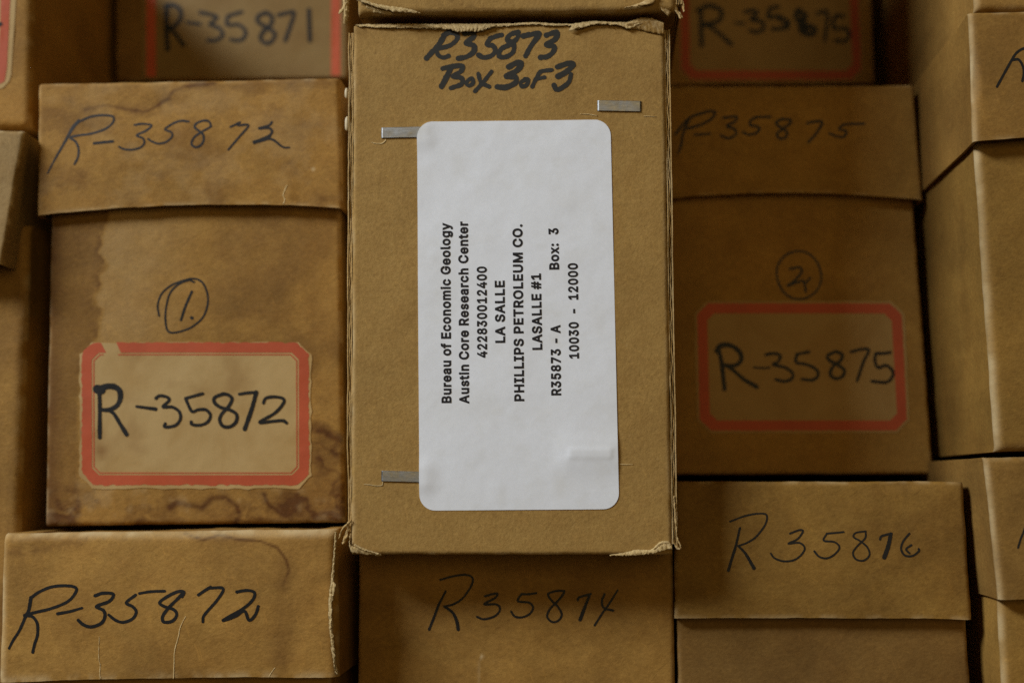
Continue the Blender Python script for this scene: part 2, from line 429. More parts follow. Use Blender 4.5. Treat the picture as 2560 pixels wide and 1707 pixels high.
def frame_poly(x0, y0, x1, y1, ch, n=14, tilt=(0, 0)):
    """chamfered rectangle as points, same count for every size; tilt moves the right side's bottom and the left side's bottom"""
    c = [(x0 + ch, y0), (x1 - ch, y0), (x1, y0 + ch), (x1, y1 - ch), (x1 - ch, y1), (x0 + ch, y1), (x0, y1 - ch), (x0, y0 + ch)]
    out = []
    for i in range(8):
        a, b_ = np.array(c[i]), np.array(c[(i + 1) % 8]); m_ = n * 2 if i % 2 == 0 else 4
        for t in np.arange(m_) / m_: out.append(a + (b_ - a) * t)
    P = np.array(out); ty = (P[:, 1] - y0) / (y1 - y0); tx = (P[:, 0] - x0) / (x1 - x0)
    P[:, 0] += ty * (tilt[0] * (1 - tx) + tilt[1] * tx)
    return P

def frame_band(name, face, A, B, mat, parent, eps, skip=None, jag=0.0, seed=0):
    if jag:
        k = fbm(np.arange(len(A)) * 0.9, np.zeros(len(A)), seed, 3) - 0.5
        A = A + (B - A) * np.clip(jag * 2 * k, -0.12, 0.6)[:, None]
    V = []; n = len(A)
    for t in (0, .34, .67, 1.0): q = A * (1 - t) + B * t; V.append(face.on(q[:, 0], q[:, 1], eps))
    F = []
    for r_ in range(3):
        for i in range(n):
            j = (i + 1) % n
            if skip is not None and skip(0.5 * (A[i] + A[j])): continue
            F.append([r_ * n + i, r_ * n + j, (r_ + 1) * n + j, (r_ + 1) * n + i])
    return part(name, np.vstack(V), F, mat, parent, attrs={'stain': np.zeros(4 * n)})

def resample(poly, n):
    P = catmull(poly, 1.0); d = np.concatenate([[0], np.cumsum(np.hypot(*np.diff(P, axis=0).T))])
    t = np.linspace(0, d[-1], n); return np.stack([np.interp(t, d, P[:, 0]), np.interp(t, d, P[:, 1])], -1)

def shreds(name, face, bands, mat, parent, seed=0, thick=0.0002):
    """torn fibre: each band (edge A, edge B, lift A, lift B, crumple) in photo pixels and metres, joined as one torn edge"""
    V = []; F = []; n0 = 0; wa = []
    for bi, (A, B, la, lb, cr) in enumerate(bands):
        n = max(8, int(sum(math.dist(p, q) for p, q in zip(A[:-1], A[1:])) / 2.2)); m_ = 7
        a = resample(A, n); b_ = resample(B, n); sd = seed + bi * 13
        jit = (2.1 if thick > .0001 else .7) * (np.stack([fbm(np.arange(n) * .5, np.zeros(n) + 3, sd, 3), fbm(np.arange(n) * .5, np.zeros(n) + 9, sd + 1, 3)], -1) - .5) * 2
        b_ = b_ + jit * 1.3; a = a + jit[::-1] * 0.5
        for j in range(m_):
            t = j / (m_ - 1); q = a * (1 - t) + b_ * t
            X, Z = unproj(q[:, 0], q[:, 1], face.Y)
            S_, T_ = face.st(X, Z); rel = face.h(np.clip(S_, .02, .98), np.clip(T_, .02, .98))
            lift = rel + la * (1 - t) + lb * t + cr * (fbm(np.arange(n) * .55 + bi * 7, np.zeros(n) + t * 3.6, sd + 2, 5) - .5) * 2 + cr * .5 * math.sin(t * math.pi)
            V.append(np.stack([X, face.Y - lift, Z], -1))
            wa.append(0.75 * sstep(.3, .8, fbm(np.arange(n) * .4, np.zeros(n) + t * 3, sd + 5)) * (0.6 + 0.4 * t))
        for j in range(m_ - 1):
            for i in range(n - 1):
                a0 = n0 + j * n + i; F.append([a0, a0 + n, a0 + n + 1, a0 + 1])
        n0 += n * m_
    Vv = np.vstack(V)
    o = part(name, Vv, F, mat, parent, attrs={'wear': np.concatenate(wa), 'stain': np.zeros(len(Vv))})
    md = o.modifiers.new('fibre', 'SOLIDIFY'); md.thickness = thick; md.offset = 0
    return o

# ------------------------------------------------------------------ the setting: the shelf under the boxes and the dark backing added behind them
BOTTOM = -0.136
BACK = 0.66
def slab(name, x0, x1, y0, y1, z0, z1, mat):
    V = [(x, y, z) for x in (x0, x1) for y in (y0, y1) for z in (z0, z1)]
    F = [(0, 1, 3, 2), (4, 6, 7, 5), (0, 4, 5, 1), (2, 3, 7, 6), (0, 2, 6, 4), (1, 5, 7, 3)]
    o = link_mesh(name, V, F, mat, None, smooth=False); o['kind'] = 'structure'; return o
slab('shelf', -0.5, 0.5, 0.352, BACK + 0.03, BOTTOM - 0.032, BOTTOM - 0.0004, M['shelf'])
slab('wall', -0.6, 0.6, BACK + 0.04, BACK + 0.06, BOTTOM - 0.3, 0.6, M['back'])  # unseen wall, added so no background light shows through the gaps

GRP = 'old kraft cartons stacked on the shelf'
def carton(label, face, name='cardboard_box'):
    x, z = 0.5 * (face.c['bl'] + face.c['br'])
    return thing(name, (float(x), face.Y + 0.01, float(z)), label, 'box', GRP)

def lower(face_kw, Y, tl, tr, z_bottom, lean=(0, 0)):
    """a front whose bottom goes out of the picture: its lower corners straight below, at height z_bottom"""
    xl, zl = unproj(tl[0], tl[1], Y); xr, zr = unproj(tr[0], tr[1], Y)
    ul, vl = proj(np.array(float(xl) + lean[0]), Y, np.array(z_bottom)); ur, vr = proj(np.array(float(xr) + lean[1]), Y, np.array(z_bottom))
    return Face(Y, tl, tr, (float(ul), float(vl)), (float(ur), float(vr)), **face_kw)

def plain_paint(seed, amt=0.25, veins=0.0, streak=0.0):
    def f(u, v, S, T, X, Z):
        a = amt * sstep(.5, .8, fbm(X * 38, Z * 38, seed, 5))
        if veins:
            n = fbm(X * 55 + 2 * fbm(X * 30, Z * 30, seed + 5), Z * 55, seed + 11, 4); a = a + veins * np.exp(-(abs(n - .5) / .018) ** 2) * sstep(.45, .65, fbm(X * 25, Z * 25, seed + 3))
        if streak: a = a + streak * sstep(.5, .75, fbm(X * 160, Z * 7, seed + 21, 4))
        return a, np.zeros_like(a)
    return f

Z1, Z3, Z4 = (0, 0), (1660, 0), (0, 550)          # origins of the photo crops the strokes were traced in
Z6, Z7, Z8, Z9, Z2 = (1660, 550), (0, 1107), (840, 1107), (1660, 1107), (840, 0)
K = 900 / 2352.0

# ------------------------------------------------------------------ left column, middle: lidded box, circled 1, label R-35872
Yb, Yl = 0.3945, 0.3915
fb = Face(Yb, (127, 470), (849, 462), (111, 1314), (860, 1306), bulge=0.0007, wob=0.0006, seed=11)
fl = Face(Yl, (95, 209), (848, 194), (93, 541), (858, 522), bulge=0.0006, wob=0.0006, seed=12, arch=0.0021, tilt=0.0008,
          dents=((.42, .8, .12, .08, -.0004), (.83, .05, .02, .12, .0004)))
bx = carton('water-stained lidded box with a circled 1 above its red-bordered label R-35872', fb)
jag = np.array([(690, -200), (700, 0), (650, 110), (672, 170), (640, 215), (690, 262), (705, 310), (655, 365), (660, 420), (628, 500), (632, 555), (662, 590), (648, 650), (640, 710), (622, 790), (560, 900), (520, 1100), (530, 1600)], float) * K + np.array([0, 550])
def paint3(u, v, S, T, X, Z):
    xe = np.interp(v, jag[:, 1], jag[:, 0]) + 9 * (fbm(v * .05, v * 0, 5, 4) - .5) * 2
    d = u - xe
    top = sstep(1000, 820, v)
    a = 0.50 * sstep(3, -14, d) * (0.55 + 0.5 * fbm(u * .02, v * .02, 8)) + 0.62 * np.exp(-(np.minimum(d, 0) / 9) ** 2) * sstep(3, -1, d) * (.35 + .65 * top) * sstep(.25, .6, fbm(u * .03, v * .03, 33))
    a = a + 0.34 * sstep(175, 118, u) + 0.34 * sstep(.38, .68, fbm(u * .008, v * .008, 3)) * sstep(420, 620, u)
    w = 0.17 * sstep(0, 12, d) * sstep(260, 40, d) * top * (.5 + .7 * fbm(u * .02, v * .02, 4))
    # tide marks under and beside the label
    n = fbm(u * .010 + 1.4 * fbm(u * .012, v * .012, 61), v * .013, 62, 4)
    reg = np.maximum(sstep(1200, 1240, v), sstep(770, 800, u) * sstep(1030, 1080, v))
    a = a + reg * (0.5 * np.exp(-(abs(n - .52) / .022) ** 2) * sstep(.4, .65, fbm(u * .011, v * .011, 19)) + 0.42 * sstep(.52, .60, n) * sstep(.68, .60, n) + .42 * sstep(.46, .66, fbm(u * .014, v * .016, 9)))
    blob = seg_dist(u, v, [(785, 1068), (815, 1072), (835, 1090), (848, 1098)])
    a = a + 0.6 * sstep(20, 5, blob + 10 * (fbm(u * .06, v * .06, 71) - .5)) + .3 * np.exp(-(abs(blob - 30 - 20 * fbm(u * .03, v * .03, 72)) / 4) ** 2) * sstep(1060, 1120, v)
    a = a + 0.7 * np.exp(-(seg_dist(u, v, [(425, 1268), (440, 1255), (470, 1262), (505, 1268), (530, 1245), (565, 1242), (590, 1262), (600, 1285), (588, 1305)]) / (5 + 5 * fbm(u * .04, v * .04, 7))) ** 2)
    a = a + 0.6 * np.exp(-(seg_dist(u, v, [(660, 1235), (672, 1262), (715, 1290), (735, 1275), (744, 1235)]) / 5) ** 2)
    w = w + .16 * sstep(1180, 1240, v) * sstep(.5, .75, fbm(u * .02, v * .02, 10))
    return a, w
box_mesh('body', fb, BACK - Yb, 0.0014, M['old0'], bx, res=0.00042, paint=paint3, side_seed=3)
def paint3l(u, v, S, T, X, Z):
    line = np.array([(560, 720), (700, 690), (830, 720), (960, 735), (1030, 690), (1100, 650), (1130, 600), (1200, 570), (1400, 545)]) * K
    d = seg_dist(u, v, line.tolist()) + 5 * (fbm(u * .07, v * .07, 12) - .5)
    a = 0.5 * np.exp(-(d / 4) ** 2) + 0.30 * sstep(24, 0, d) * sstep(.4, .7, fbm(u * .03, v * .03, 13))
    a = a + 0.38 * sstep(.46, .72, fbm(u * .011, v * .016, 14, 5)) + .35 * sstep(30, 0, v - 205) * sstep(.35, .65, fbm(u * .015, v * .03, 17)) + 0.22 * sstep(700, 800, u) * sstep(.4, .7, fbm(u * .02, v * .008, 15))
    w = 0.10 * sstep(.45, .7, fbm(u * .012, v * .012, 16))
    w = w + .8 * np.exp(-(np.hypot(u - 784.5, v - 425) / 4) ** 2)
    return a, w
lid = box_mesh('lid', fl, BACK - Yl - .004, 0.0014, M['old2'], bx, res=0.00045, open_bottom=True, paint=paint3l, side_seed=7)
shreds('tear', fl, [([(719, 465), (709, 488), (713, 500), (709, 512)], [(721, 466), (711, 489), (715, 500), (712, 512)], .00002, .00010, .00005)], M['torn'], lid, 4, .00004)
R_A = [((10, 24), [(318, 1135), (370, 1035), (430, 930), (480, 840), (520, 795)]), (15, [(500, 810), (600, 767), (690, 758), (745, 770), (740, 810), (690, 850), (600, 880), (520, 890), (465, 905), (500, 930), (520, 975), (518, 1030), (495, 1078)]),
       (18, [(622, 943), (745, 930)]), (14, [(885, 822), (940, 815), (995, 825), (960, 860), (900, 890), (940, 910), (950, 940), (925, 970), (870, 985), (815, 980), (785, 965)]),
       (14, [(1238, 800), (1190, 795), (1140, 810), (1085, 850), (1125, 870), (1130, 900), (1090, 935), (1040, 945), (1000, 930), (975, 915)]),
       (15, [(1385, 830), (1370, 800), (1330, 795), (1285, 815), (1280, 840), (1310, 865), (1335, 890), (1335, 930), (1310, 962), (1280, 968), (1258, 945), (1275, 905), (1320, 870), (1365, 845), (1385, 830)]),
       (15, [(1512, 836), (1572, 806)]), (15, [(1560, 826), (1628, 825), (1570, 900), (1498, 985)]),
       (16, [(1780, 803), (1760, 825), (1695, 845), (1760, 842), (1782, 865), (1765, 895)]), (22, [(1765, 895), (1720, 915), (1660, 938), (1740, 915)]), ((18, 12), [(1740, 912), (1790, 920), (1850, 965), (1895, 970)])]
writing('handwriting', fl, R_A, M['bluepen'], lid, Z1, K, seed=2)

def red_label(face, parent, x0, y0, x1, y1, bw, ch, strokes, org, tilt=(0, 0), margin=(14, 12), ragged=5, skip=None, jag=0.12, seed=0, thin=True, inkm=None, lstain=None, pm='cream'):
    mg = margin if len(margin) == 4 else margin * 2
    P = frame_poly(x0 - mg[0], y0 - mg[1], x1 + mg[2], y1 + mg[3], ch + 4, 16, tilt)
    n = len(P); k = np.stack([fbm(np.arange(n) * .55, np.zeros(n), seed + 1, 4), fbm(np.arange(n) * .55, np.zeros(n) + 5, seed + 2, 4)], -1) - .5
    P = P + k * 2 * ragged
    lb = sheet('paper_label', face, P.tolist(), M[pm], parent, 0.00016, 0.0001, 9.0, stain=lstain)
    A = frame_poly(x0, y0, x1, y1, ch, 26, tilt); B = frame_poly(x0 + bw, y0 + bw, x1 - bw, y1 - bw, ch - bw * .42, 26, tilt)
    frame_band('red_border', face, A, B, M['red'], lb, 0.00021, skip, jag, seed)
    if thin:
        A2 = frame_poly(x0 + bw + 3.5, y0 + bw + 3.5, x1 - bw - 3.5, y1 - bw - 3.5, ch - bw * .42 - 1.5, 26, tilt)
        B2 = frame_poly(x0 + bw + 6.5, y0 + bw + 6.5, x1 - bw - 6.5, y1 - bw - 6.5, ch - bw * .42 - 3, 26, tilt)
        frame_band('border_line', face, A2, B2, M['red'], lb, 0.00021, skip)
    if strokes: writing('handwriting', face, strokes, inkm or M['pen'], lb, org, K, eps=0.00025, seed=seed + 3)
    return lb
W_B = [(27, [(653, 1120), (656, 1200), (655, 1420)]), (60, [(640, 1105), (665, 1110)]), ((44, 26), [(650, 1120), (690, 1090), (745, 1088), (783, 1112), (790, 1160), (770, 1210), (720, 1238), (665, 1240)]), ((22, 30), [(700, 1238), (745, 1262), (785, 1325), (832, 1400)]),
       ((18, 24), [(897, 1218), (1022, 1235)]), (21, [(1025, 1165), (1050, 1148), (1100, 1158), (1110, 1180), (1070, 1220), (1130, 1222), (1175, 1250), (1185, 1295), (1160, 1335), (1120, 1350), (1080, 1350), (1085, 1330)]),
       (21, [(1330, 1135), (1275, 1150), (1219, 1166)]), (21, [(1219, 1166), (1238, 1212), (1262, 1252), (1300, 1240), (1350, 1240), (1380, 1275), (1360, 1320), (1310, 1340), (1260, 1335), (1255, 1318)]),
       (23, [(1465, 1135), (1408, 1160), (1408, 1195), (1450, 1225), (1505, 1240), (1550, 1270), (1545, 1320), (1505, 1350), (1460, 1345), (1440, 1305), (1455, 1265), (1500, 1215), (1520, 1170), (1500, 1145), (1465, 1135)]),
       (20, [(1568, 1138), (1620, 1130), (1680, 1125)]), (28, [(1678, 1126), (1650, 1230), (1603, 1365)]),
       (21, [(1725, 1195), (1740, 1165), (1790, 1155), (1850, 1165), (1855, 1195), (1800, 1260), (1700, 1320), (1780, 1315), (1850, 1310), (1875, 1325)])]
def lst3(u, v):
    a = .55 * np.exp(-(np.hypot((u - 255) / 16, (v - 1128) / 18)) ** 2) + .45 * np.exp(-(np.hypot((u - 200) / 22, (v - 1080) / 18)) ** 2)
    return a + .35 * sstep(.55, .78, fbm(u * .012, v * .012, 77)) + .2 * sstep(300, 205, u) * sstep(960, 1200, v)
red_label(fb, bx, 206, 857, 773, 1212, 25, 28, W_B, Z4, margin=(6, 1, 6, 9), ragged=5, seed=3,
          skip=lambda p: (258 < p[0] < 292 and p[1] < 900), jag=0.14, lstain=lst3)
writing('circled_number', fb, [(13, [(1045, 628), (1035, 560), (1060, 485), (1120, 430), (1200, 398), (1270, 385), (1320, 405), (1350, 455), (1363, 520), (1352, 590), (1322, 648), (1262, 698), (1200, 725), (1130, 738), (1096, 715), (1085, 640), (1092, 560), (1115, 480), (1165, 425), (1235, 396), (1272, 408)]),
        (17, [(1257, 470), (1215, 570), (1187, 655)]), (22, (1257, 640))], M['pen'], bx, Z4, K, seed=8)

# ------------------------------------------------------------------ left column, bottom: lid R-35872 nearest the camera
Y4 = 0.3735
f4 = Face(Y4, (4, 1333), (840, 1322), (-6, 1706), (846, 1693), bulge=0.0006, wob=0.0006, seed=21, arch=0.0006, dents=((.55, .98, .2, .05, -.0003),))
f4b = lower(dict(bulge=.0006, wob=.0005, seed=22), 0.3765, (22, 1660), (828, 1655), BOTTOM)
b4 = carton('kraft box at the lower left with R-35872 on its lid and a torn right edge', f4b)
box_mesh('body', f4b, BACK - .3765, .0014, M['old3'], b4, res=.001, paint=plain_paint(22), side_seed=22)
def paint4(u, v, S, T, X, Z):
    z = lambda L: [(x * K, 1107 + y * K) for x, y in L]
    d = seg_dist(u, v, z([(1200, 590), (1330, 632), (1430, 598), (1560, 630), (1700, 640), (1810, 680), (1870, 760), (1890, 830), (1850, 930)])) + 4 * (fbm(u * .06, v * .06, 3) - .5)
    a = .7 * np.exp(-(d / 3.5) ** 2) * sstep(1500, 1380, v) + .25 * sstep(30, 0, d) * sstep(.3, .7, fbm(u * .02, v * .02, 8))
    d2 = seg_dist(u, v, z([(60, 720), (250, 700), (420, 670), (560, 640)])); a = a + .35 * np.exp(-(d2 / 14) ** 2) * sstep(.3, .65, fbm(u * .03, v * .04, 7))
    a = a + .13 * sstep(.5, .75, fbm(u * .011, v * .007, 6, 5)) + .22 * np.exp(-((u - 705) / 26) ** 2) * sstep(1350, 1420, v) + .2 * sstep(.5, .8, fbm(u * .01, v * .01, 4))
    w = .42 * sstep(1352, 1330, v) * (.5 + .6 * fbm(u * .02, v * .02, 5)) + .25 * sstep(22, 5, u)
    return a, w
lid4 = box_mesh('lid', f4, BACK - Y4 - .004, 0.0024, M['old4'], b4, res=0.00042, open_bottom=True, paint=paint4, side_seed=27, edge_wear=.5)
W_C = [((24, 16), [(205, 1008), (190, 1090), (170, 1130), (130, 1220), (85, 1290), (60, 1340)]), (20, [(210, 1005), (260, 970), (340, 938), (430, 930), (495, 940), (500, 970), (450, 1030), (350, 1075), (230, 1105), (160, 1125), (210, 1130), (245, 1175), (247, 1250), (228, 1310), (215, 1365)]),
       ((22, 16), [(380, 1113), (460, 1098), (540, 1075)]), (22, [(625, 995), (680, 978), (745, 985), (720, 1030), (635, 1065), (680, 1090), (690, 1130), (665, 1175), (600, 1198), (550, 1185), (515, 1155)]),
       (18, [(1080, 965), (990, 968), (915, 980)]), (20, [(890, 990), (830, 1040), (870, 1065), (895, 1100), (870, 1145), (810, 1168), (760, 1155), (715, 1120)]),
       (21, [(1195, 1000), (1205, 970), (1160, 970), (1090, 1005), (1048, 1040), (1080, 1065), (1140, 1085), (1160, 1120), (1130, 1160), (1075, 1165), (1070, 1125), (1110, 1070), (1170, 1010), (1205, 970)]),
       (20, [(1300, 990), (1340, 962), (1380, 938)]), (19, [(1370, 945), (1460, 948), (1425, 1020), (1340, 1120), (1330, 1165)]),
       (20, [(1550, 970), (1620, 960), (1665, 975), (1655, 1020), (1590, 1080), (1460, 1155), (1540, 1130), (1600, 1095), (1630, 1155), (1670, 1120), (1690, 1065)])]
writing('handwriting', f4, W_C, M['pen'], lid4, Z7, K, seed=5)
zz = lambda L, o=Z7: [(o[0] + x * K, o[1] + y * K) for x, y in L]
crk = lambda L, w: (zz(L), [(x + w * .6, y) for x, y in zz(L)], -.00002, .00022, .00012)
for q_, band in enumerate([crk([(1215, 1130), (1180, 1200), (1165, 1270), (1142, 1350), (1136, 1450), (1131, 1540)], 4), crk([(650, 1260), (645, 1400), (655, 1450)], 2), crk([(655, 1440), (650, 1500), (655, 1540)], 3.5), crk([(1795, 1465), (1765, 1505), (1755, 1530)], 3)]):
    shreds('crack', f4, [(band[0], band[1], .00001, .00007, .00003)], M['torn'], lid4, 9 + q_, .00004)
shreds('torn_edge', f4, [(zz([(2190, 580), (2185, 700), (2165, 900), (2150, 1050), (2160, 1250), (2195, 1500)]), zz([(2205, 580), (2195, 700), (2185, 900), (2172, 1050), (2180, 1250), (2210, 1510)]), .0004, .0005, .0006),
         (zz([(2180, 900), (2175, 960), (2185, 1020)]), zz([(2200, 920), (2192, 970), (2170, 1040)]), .0005, .0013, .0005), (zz([(2150, 1010), (2155, 1100), (2160, 1200)]), zz([(2170, 1030), (2175, 1100), (2170, 1210)]), .0004, .0011, .0004),
         (zz([(2165, 1330), (2180, 1400), (2195, 1480)]), zz([(2198, 1380), (2190, 1440), (2200, 1500)]), .0004, .0012, .0005)], M['torn'], lid4, 15)

# ------------------------------------------------------------------ left column, top: body R-35871 set far back
Y6 = 0.466
f6 = Face(Y6, (286, -330), (868, -330), (288, 203), (872, 196), bulge=.0005, wob=.0005, seed=31)
b6 = carton('shaded box set back above the middle left stack, its red label reading R-35871', f6)
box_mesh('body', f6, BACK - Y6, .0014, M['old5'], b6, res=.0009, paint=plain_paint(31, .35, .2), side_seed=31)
W_I = [(32, [(1092, 50), (1090, 200), (1098, 325)]), (28, [(1085, 42), (1130, 38), (1178, 65), (1185, 120), (1150, 170), (1100, 185)]), (28, [(1100, 185), (1140, 215), (1200, 298)]), (20, [(1225, 150), (1310, 162)]),
       (24, [(1310, 88), (1365, 98), (1420, 118), (1375, 165), (1430, 185), (1458, 230), (1420, 265), (1360, 268)]), (24, [(1582, 85), (1536, 97), (1491, 112)]), (24, [(1491, 112), (1487, 166), (1560, 168), (1605, 205), (1598, 250), (1560, 270), (1510, 262)]),
       (26, [(1740, 88), (1690, 112), (1690, 150), (1740, 182), (1795, 220), (1785, 265), (1745, 288), (1705, 260), (1720, 215), (1775, 160), (1775, 110), (1740, 88)]), (25, [(1820, 105), (1870, 92), (1922, 88), (1900, 170), (1865, 270)]), (27, [(2020, 70), (2025, 270)])]
# front reaches a little below the lid in front of it, so the label's red foot stays hidden behind that lid
f6l = Face(Y6, (286, -330), (868, -330), (288, 203), (872, 196), bulge=.0005, wob=.0005, seed=31)
lb6 = sheet('paper_label', f6l, [(356, -150), (862, -150), (862, 192), (356, 196)], M['cream_shaded'], b6, .00016, .0001, 9)
def strip(name, face, x0, x1, y0, y1, parent):
    P = [(x0, y0), (x1, y0), (x1, y1), (x0, y1)]
    return sheet(name, face, P, M['red'], parent, .00024, .0001, 9)
strip('red_border', f6l, 366, 390, -140, 193, lb6); strip('red_border', f6l, 828, 851, -140, 190, lb6)
writing('handwriting', f6, W_I, M['pen'], lb6, Z1, K, eps=.00028, seed=14)

# ------------------------------------------------------------------ far left column
Y5 = 0.386
f5 = Face(0.401, (-560, -300), (84, -300), (-550, 322), (74, 318), bulge=.0006, wob=.0006, seed=41)
b5 = carton('box at the top left corner with the end of a red-bordered label on pale kraft', f5)
box_mesh('body', f5, BACK - .401, .0022, M['old2'], b5, res=.0008, paint=plain_paint(41, .25), side_seed=41)
lb5 = sheet('paper_label', f5, [(-470, -120), (44, -120), (41, 0), (37, 60), (33, 120), (29, 190), (24, 205), (8, 222), (-60, 232), (-470, 232)], M['cream'], b5, .00016, .0001, 9)
sheet('red_border', f5, [(5, -110), (31, -110), (27, 0), (22, 90), (19, 170), (13, 205), (-2, 213), (-60, 214), (-60, 190), (-14, 188), (-3, 160), (2, 60)], M['red'], lb5, .00024, .0001, 7)
writing('handwriting', f5, [(10, [(-12, 66), (3, 62)])], M['pen'], lb5, (0, 0), 1, eps=.0003, seed=3)
f5l = Face(Y5, (-600, 324), (58, 327), (-650, 668), (13, 664), bulge=.0004, wob=.0006, seed=43, tilt=.003)
f5b = lower(dict(bulge=.0008, wob=.0006, seed=44), 0.394, (-560, 560), (72, 560), BOTTOM)
b5b = carton('greyish box at the left edge of the photo with a flared lid and bare sides', f5b)
box_mesh('body', f5b, BACK - .394, .0025, M['old1'], b5b, res=.0009, paint=plain_paint(45, .4, .1, .3), side_seed=45)
lid5 = box_mesh('lid', f5l, BACK - Y5 - .004, .0009, M['grey'], b5b, res=.0006, open_bottom=True, paint=plain_paint(46, .2), side_seed=46, edge_wear=.9)

# ------------------------------------------------------------------ right of centre: R-35875 body and lid, in the shade of the pulled-out box
Y8 = 0.4335
f8b = Face(Y8 + .003, (1660, 440), (2280, 445), (1655, 1186), (2334, 1184), bulge=.0006, wob=.0006, seed=51)
f8l = Face(Y8, (1664, 216), (2283, 212), (1660, 500), (2306, 503), bulge=.0006, wob=.0006, seed=52, arch=.0022, tilt=.0012)
b8 = carton('shaded lidded box right of centre with a circled 2 above its red-bordered label', f8b)
box_mesh('body', f8b, BACK - Y8 - .003, .0013, M['old6'], b8, res=.0007, paint=plain_paint(51, .22), side_seed=51)
lid8 = box_mesh('lid', f8l, BACK - Y8 - .004, .0013, M['old7'], b8, res=.0007, open_bottom=True, paint=plain_paint(52, .25, .12), side_seed=52)
W_F = [(28, [(352, 832), (375, 930), (395, 1105)]), ((34, 24), [(345, 855), (370, 822), (430, 820), (488, 858), (505, 910), (470, 948), (410, 950), (380, 945)]), ((22, 28), [(400, 948), (450, 980), (520, 1040), (605, 1090)]), (13, [(585, 963), (640, 968), (690, 965)]),
       (20, [(665, 880), (720, 873), (760, 890), (740, 930), (712, 945), (790, 965), (838, 1002), (830, 1040), (780, 1054), (730, 1042)]), (20, [(945, 863), (905, 870), (866, 878)]), (20, [(866, 878), (862, 930), (925, 943), (990, 975), (1005, 1015), (970, 1046), (900, 1040)]),
       (22, [(1120, 860), (1070, 885), (1075, 915), (1130, 945), (1175, 980), (1165, 1020), (1120, 1036), (1085, 1010), (1100, 960), (1150, 920), (1162, 880), (1120, 860)]), (20, [(1220, 862), (1290, 845), (1335, 852), (1300, 930), (1260, 1050)]),
       (20, [(1475, 866), (1430, 872), (1380, 873)]), (20, [(1380, 873), (1375, 918), (1396, 965), (1448, 950), (1492, 988), (1485, 1032), (1445, 1060), (1355, 1053)])]
red_label(f8b, b8, 1742, 759, 2252, 1076, 25, 28, W_F, Z6, tilt=(8, 16), margin=(7, 6), ragged=2.0, jag=.05, seed=23, thin=False, pm='cream_dull')
th = np.linspace(-1.9, 4.6, 22)
writing('circled_number', f8b, [(13, [(880 + 145 * math.cos(t) * (1 + .04 * math.sin(2 * t)), 362 + 157 * math.sin(t)) for t in th]), (16, [(820, 322), (885, 312), (895, 345), (850, 400), (805, 432), (880, 405), (912, 405), (925, 470)]), (14, [(955, 380), (925, 412)])], M['pen'], b8, Z6, K, seed=6)
W_G = [((14, 20), [(95, 1005), (115, 935), (122, 880), (160, 790)]), (18, [(75, 880), (160, 780), (270, 737), (330, 737), (310, 780), (240, 820), (130, 850)]), (15, [(200, 886), (300, 880)]),
       (17, [(385, 775), (470, 768), (460, 800), (410, 830), (460, 850), (467, 885), (420, 912), (370, 892)]), (17, [(692, 770), (590, 775), (560, 820), (620, 840), (602, 875), (550, 887), (515, 870)]),
       (17, [(825, 790), (770, 785), (730, 810), (760, 840), (800, 870), (790, 905), (755, 912), (735, 885), (770, 850), (820, 815), (825, 790)]), (17, [(930, 812), (1000, 800), (1030, 810), (990, 880), (940, 937)]), (16, [(1305, 815), (1180, 820), (1140, 850), (1187, 865), (1170, 900), (1120, 897), (1080, 880)])]
writing('handwriting', f8l, W_G, M['bluepen'], lid8, Z3, K, seed=16)

Y7 = 0.492
f7 = Face(Y7, (1650, -330), (2166, -330), (1648, 214), (2188, 210), bulge=.0005, wob=.0005, seed=61)
b7 = carton('farthest box at the top right, its red label reading R-35875 with a blotted figure', f7)
box_mesh('body', f7, BACK - Y7, .0014, M['old8'], b7, res=.0009, paint=plain_paint(61, .25), side_seed=61)
W_H = [(30, [(240, 80), (245, 300)]), (30, [(220, 72), (290, 45), (360, 65), (375, 110), (340, 150), (250, 165)]), (28, [(270, 165), (330, 200), (440, 295)]), (20, [(465, 155), (525, 160)]), (26, [(530, 82), (590, 75), (605, 100), (570, 130), (640, 150), (650, 190), (610, 215), (560, 205)]),
       (26, [(742, 52), (692, 60)]), (26, [(692, 60), (680, 118), (750, 112), (795, 150), (770, 190), (710, 195)]), (28, [(750, 130), (810, 150), (800, 190)]), (34, [(880, 68), (860, 110), (900, 160), (982, 190), (960, 230), (900, 212), (888, 160), (922, 110), (880, 75)]), (40, [(900, 130), (930, 190)]),
       (24, [(1000, 92), (1062, 85), (1060, 180), (1050, 270)]), (24, [(1170, 108), (1115, 115), (1110, 190), (1180, 190), (1212, 230), (1180, 272), (1120, 270)])]
red_label(f7, b7, 1699, -110, 2142, 200, 22, 26, W_H, Z3, tilt=(4, 12), margin=(5, 5), ragged=2.0, jag=.05, seed=33, thin=False, pm='cream_dull')

